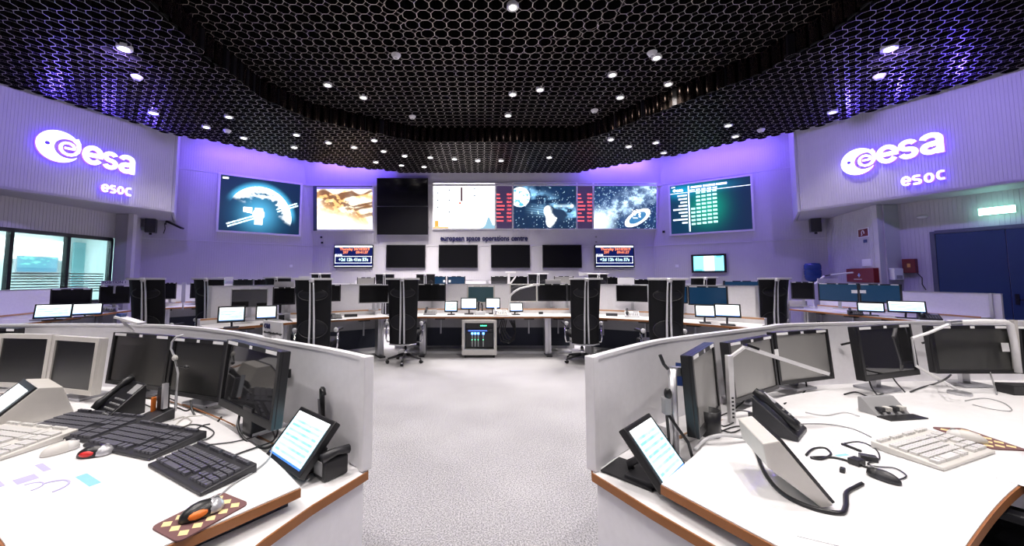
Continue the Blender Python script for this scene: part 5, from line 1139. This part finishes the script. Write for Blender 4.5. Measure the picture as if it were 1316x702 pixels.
for lb, x, y, sz, rz, m in [('small black adapter between the cables of the right console', 1101, 597, (.045, .035, .022), 20, BLACK), ('dark plug lying right of the small adapter', 1116, 592, (.05, .03, .02), -30, DARK), ('tiny black clip near the wedge terminal foot', 1083, 607, (.025, .015, .015), 40, BLACK), ('black pen upright looking stylus beside the cable loops', 1094, 577, (.012, .07, .01), 10, BLACK), ('small grey power brick behind the wedge terminal', 972, 545, (.05, .04, .05), 0, DARK), ('black box at the right picture edge of the right console', 1310, 506, (.16, .09, .055), -5, BLACK), ('dark grey pen holder lying between the left dark keyboards', 118, 566, (.012, .2, .012), -52, LGREY)]:
    slab(lb, 'adapter' if 'adapter' in lb or 'plug' in lb else 'small item', {'b': 'small_device'}.get('b'), on(x, y), sz, R(rz), m)
# monitor arm, microphone cluster and perforated post near the turned monitor
c_ = [atY(868, 592, 1.62), atY(866, 474, 1.62), atY(884, 484, 1.70)]
t = thing('monitor_pole', 'silver pole with arm carrying the turned monitor', 'monitor arm', (c_[0].x, 1.62, .651)); q = [c-Vector((c_[0].x, 1.62, .651)) for c in c_]
MB().tube([(0, 0, 0), (0, 0, q[1].z)], .017, 12).build('pole', ALU, t, 0, True); MB().lathe([(.035, 0), (.035, .012), (.02, .02)], 14).build('foot', STEEL, t); MB().bar((0, 0, q[1].z-.01), (.10, .08, q[1].z-.03), .04, .035).build('arm', ALU, t); MB().bar((.10, .10, q[1].z-.05), (.115, .13, q[1].z-.06), .06, .10).build('mount_plate', BLUEP, t); MB().tube([(-.02, 0, q[1].z+.0), (-.04, -.01, q[1].z+.02), (-.055, -.01, q[1].z+.06)], .007, 6).build('lever', BLACK, t)
t = thing('microphone_unit', 'black gooseneck microphone beside the silver pole', 'microphone', (.78, 1.60, .652)); MB().lathe([(.035, 0), (.035, .015), (.02, .022)], 12).build('foot', BLACK, t); MB().tube([(0, 0, .02), (.0, .0, .12), (-.005, .0, .20)], .006, 6).build('neck', BLACK, t); MB().box((-.005, 0, .235), (.03, .035, .07)).build('clamp', GREY, t, .006); MB().ell((.0, -.005, .285), (.016, .016, .026), 10, 8).build('capsule', BLACK, t, 0, True); MB().tube([(.0, 0, .2), (.06, -.04, .10), (.075, -.05, .02)], .006, 6).build('cable', BLACK, t)
p = Vector((1.215, 1.86, .72)); t = thing('perforated_post', 'white perforated upright post left of the two joined pale monitors', 'post', p); MB().box((0, 0, .16), (.024, .026, .32)).build('post', WHITE, t)
for i in range(6): MB().box((0, -.0135, .03+i*.018), (.010, .002, .008)).build('slot', BLACK, t)
t = thing('arm_lamp', 'slanting white lamp arm across the two joined pale monitors', 'desk lamp', p+Vector((0, -.02, .32))); q = [atY(x, y, Y_)-(p+Vector((0, -.02, .32))) for x, y, Y_ in ((936, 469, 1.84), (957, 446, 1.82), (1065, 481, 1.85))]
MB().tube([(0, 0, 0), q[1]], .008, 7).build('lower_arm', WHITE, t); MB().bar(q[1], q[2], .035, .016).build('lamp_bar', WHITE, t); MB().bar(q[1]+Vector((.0, -.004, .012)), q[1]+(q[2]-q[1])*.14+Vector((0, -.004, .010)), .03, .012).build('hinge', BLACK, t); MB().bar(q[2]-(q[2]-q[1])*.03, q[2], .037, .02).build('end_cap', BLACK, t)
# jointed lamp over the right monitors, lamp over the left monitors
p = on(1210, 500); p = Vector((2.88, 2.30, .72)); t = thing('arm_lamp', 'white jointed lamp bent over the dark grey monitor', 'desk lamp', p); Q = lambda x, y, Y_=2.36: atY(x, y, Y_)-p
MB().lathe([(.05, 0), (.05, .015), (.015, .02)], 12).build('base', ALU, t); MB().tube([(0, 0, .02), Q(1177, 470), ], .008, 6).build('lower_arm', WHITE, t); MB().tube([Q(1172, 435), Q(1196, 427), Q(1221, 416)], .009, 6).build('middle_arm', WHITE, t); MB().tube([Q(1177, 470), Q(1172, 435)], .006, 6).build('strut', LGREY, t); MB().tube([Q(1219, 415), Q(1260, 413.5), Q(1292, 414), Q(1298, 417), Q(1303, 440), Q(1309, 479)], .016, 8).build('bent_tube', WHITE, t, 0, True); MB().bar(Q(1218, 415.5), Q(1233, 414.5), .03, .03).build('joint', ALU, t)
p = Vector((-2.26, 2.47, .66)); t = thing('arm_lamp', 'white lamp head and arm rising behind the left black monitor', 'desk lamp', p); Q = lambda x, y, Y_=2.47: atY(x, y, Y_)-p
MB().tube([(0, 0, 0), Q(171, 427)], .009, 6).build('lower_arm', WHITE, t); MB().tube([Q(171, 427), Q(156, 411)], .010, 6).build('upper_arm', WHITE, t); MB().bar(Q(152, 407), Q(182, 416), .06, .014).build('lamp_head', WHITE, t, ); MB().bar(Q(153, 404.5), Q(159, 406), .04, .02).build('blue_tip', BLUEP, t)
# name plate on the left partition
pz = atY(350, 434, 2.045); t = nameplate('grey white plate lettered OM on top of the left partition', (pz.x, 2.035, 1.1), R(-33), .185, .085, 'OM', 'Ground Operations Manager', .036)
# hooks of the right partition
for lb, x, y, Y in [('small black hook on the right partition left of the square monitor', 1086, 441, 2.68), ('small black hook beside the dark grey monitor', 1190, 439, 2.74), ('small black hook on the left partition beside the right black monitor', 368, 478, 1.88)]:
    p = atY(x, y, Y); t = thing('cable_hook', lb, 'hook', p); MB().bar((-.03, 0, -.012), (.03, -.03, .012), .012, .012).build('arm', BLACK, t); MB().box((.03, -.03, .0), (.012, .012, .04)).build('tip', BLACK, t)
# ---------------------------------------------------------------- cables on the worktops
def cable(label, pts, r=.0035, m=BLACK, z=.7245, name='loose_cable'):
    P = [atZ(x, y, z) if len(q) == 2 else atY(x, y, q[2]) for q in pts for x, y in [q[:2]]]
    P = S3(P, 5); o = MB().tube([tuple(p) for p in P], r, 5).build(name, m, None, 0, True); return tag(o, label, 'cable')
cable('thin black cable from the nearest dark keyboard to the small speaker', [(290, 590), (310, 582), (330, 575), (352, 566), (350, 553)]); cable('thin cable of the black mouse on the brown pad', [(276, 643), (300, 622), (325, 607), (345, 590), (350, 575)], .0028, GREY)
cable('black cable loop under the middle black monitor', [(245, 515, 2.0), (248, 530, 1.96), (258, 541, 1.93), (275, 545, 1.9), (285, 536, 1.9)], .005); cable('black cable looping below the right black monitor', [(308, 534, 1.78), (306, 550, 1.72), (316, 566, 1.66), (338, 576, 1.62), (352, 572, 1.62)], .006)
cable('tangled thin cable on the left worktop behind the middle keyboard', [(228, 553), (245, 546), (262, 548), (275, 556), (262, 566), (245, 560), (258, 548), (270, 545)], .0028, DARK); cable('thin cable under the left black monitor', [(160, 520), (178, 517), (196, 524), (214, 527)], .003); cable('dark cable along the rear of the left worktop', [(5, 510), (20, 503), (40, 506), (52, 500)], .004, DARK); cable('thin grey cable behind the right dark keyboard', [(255, 572), (275, 571), (300, 568), (325, 562), (348, 553)], .0026, DARK); cable('white looped cable of the ivory mouse', [(82, 575), (84, 563), (92, 558), (97, 566), (96, 574)], .004, BEIGE)
cable('thick black cable around the right wedge terminal', [(968, 560), (972, 580), (983, 608), (1005, 634), (1040, 652), (1078, 660), (1087, 652), (1088, 634), (1100, 626), (1108, 622)], .0075); cable('grey ribbed hose arching over the right worktop', [(893, 578), (905, 566, 1.62), (925, 560, 1.62), (950, 561, 1.64), (968, 566)], .008, LGREY)
cable('dark curled cable right of the wedge terminal', [(1036, 585), (1045, 577), (1060, 576), (1068, 584), (1056, 590), (1042, 588), (1070, 588), (1095, 594), (1112, 600), (1130, 606)], .0042); cable('thin cable loop before the ivory keyboard', [(1085, 570), (1105, 568), (1125, 577), (1130, 590), (1115, 596), (1128, 600), (1150, 602), (1165, 612), (1150, 618)], .0025, DARK); cable('thin grey cable crossing the right printed sheet', [(1025, 545), (1060, 545), (1095, 551), (1120, 562)], .0025, GREY)
cable('black cable hanging from the right pale monitor', [(1035, 488, 2.42), (1036, 500, 2.40), (1025, 512, 2.36), (1008, 519)], .0045); cable('black cable under the left pale monitor', [(960, 510, 2.1), (955, 517, 2.08), (945, 525)], .004); cable('grey cable hanging below the square monitor, left', [(1116, 484, 2.34), (1120, 498, 2.3), (1130, 511)], .004, DARK); cable('grey cable hanging below the square monitor, right', [(1144, 480, 2.36), (1152, 492, 2.33), (1163, 504)], .004, DARK); cable('thick grey cable with black end right of the square monitor', [(1170, 504), (1185, 498), (1200, 494), (1214, 488, 2.2), (1222, 482, 2.2)], .005, DARK); cable('grey cable hanging below the dark grey monitor', [(1272, 478, 2.42), (1276, 490, 2.40), (1281, 507)], .004, GREY)
cable('grey cable lying before the ivory monitors', [(2, 520), (18, 512), (38, 516), (58, 508), (80, 512), (100, 506)], .004, LGREY); cable('black cable behind the wedge terminal on the left', [(60, 500), (72, 508), (90, 503), (104, 512), (118, 507)], .004)
cable('black cable from the headset charger to the rear shelf', [(214, 534), (226, 524), (240, 528), (252, 520), (266, 524)], .0035); cable('white cable coiled between charger and middle keyboard', [(222, 540), (236, 536), (246, 541), (238, 548), (226, 546), (240, 536), (260, 534)], .003, BEIGE)
cable('black cable dropping behind the small speaker box', [(345, 528, 1.75), (352, 540, 1.74), (357, 555, 1.72), (352, 566, 1.70)], .0045); cable('red brown cable along the rear edge of the left worktop', [(235, 520), (255, 527), (275, 535), (300, 546)], .003, WOOD)
cable('thin black cable below the left black monitor stand', [(150, 508), (170, 506), (190, 512), (205, 508), (225, 515)], .003); cable('white cable from the pop up socket across the right worktop', [(1105, 535), (1085, 530), (1060, 534), (1035, 530)], .003, LGREY)
cable('black cable behind the pop up socket', [(1085, 507), (1100, 504), (1118, 510), (1135, 506)], .004); cable('thin cable ring at the right end of the right worktop', [(1240, 515), (1265, 512), (1290, 518), (1300, 528), (1275, 526), (1250, 520)], .0022, GREY)
for i, pts in enumerate([[(905, 548), (918, 541), (930, 548), (945, 542)], [(900, 556), (915, 550), (940, 556), (955, 550)], [(918, 562), (930, 553), (950, 548), (962, 556)], [(925, 535, 1.9), (938, 530, 1.9), (955, 528, 1.95), (972, 532)]]):
    cable(('upper', 'middle', 'lower', 'rearmost')[i]+' black cable of the tangle below the left pale monitor', pts, .003)
# ---------------------------------------------------------------- chair pulled to the right console
chair(2.0, 1.47, R(38), 'black chair with chrome arm in the lower right corner').scale = (1, 1, .96)
# smooth rear tray strip with wood line along the partitions
for sd, pts, lb in ((-1, [(-.83, 1.72), (-1.14, 1.93), (-1.52, 2.17), (-2.05, 2.42), (-2.75, 2.50), (-3.9, 2.45)], 'narrow white rear shelf with wood line along the left partition'), (1, [(.92, 1.86), (1.2, 2.03), (1.85, 2.36), (2.2, 2.5), (3.05, 2.63), (4.3, 2.67)], 'narrow white rear shelf with wood line along the right partition')):
    t = thing('cable_shelf', lb, 'shelf'); P = [xy(p) for p in S3([(a, b, 0) for a, b in pts])]; MB().sheet(P, .652, .687, .15).build('shelf_board', WHITE, t)
    MB().sheet([(p[0], p[1]-.078) for p in P], .676, .691, .006).build('wood_line', mat('pale_wood_strip', (.50, .27, .14), .5), t)
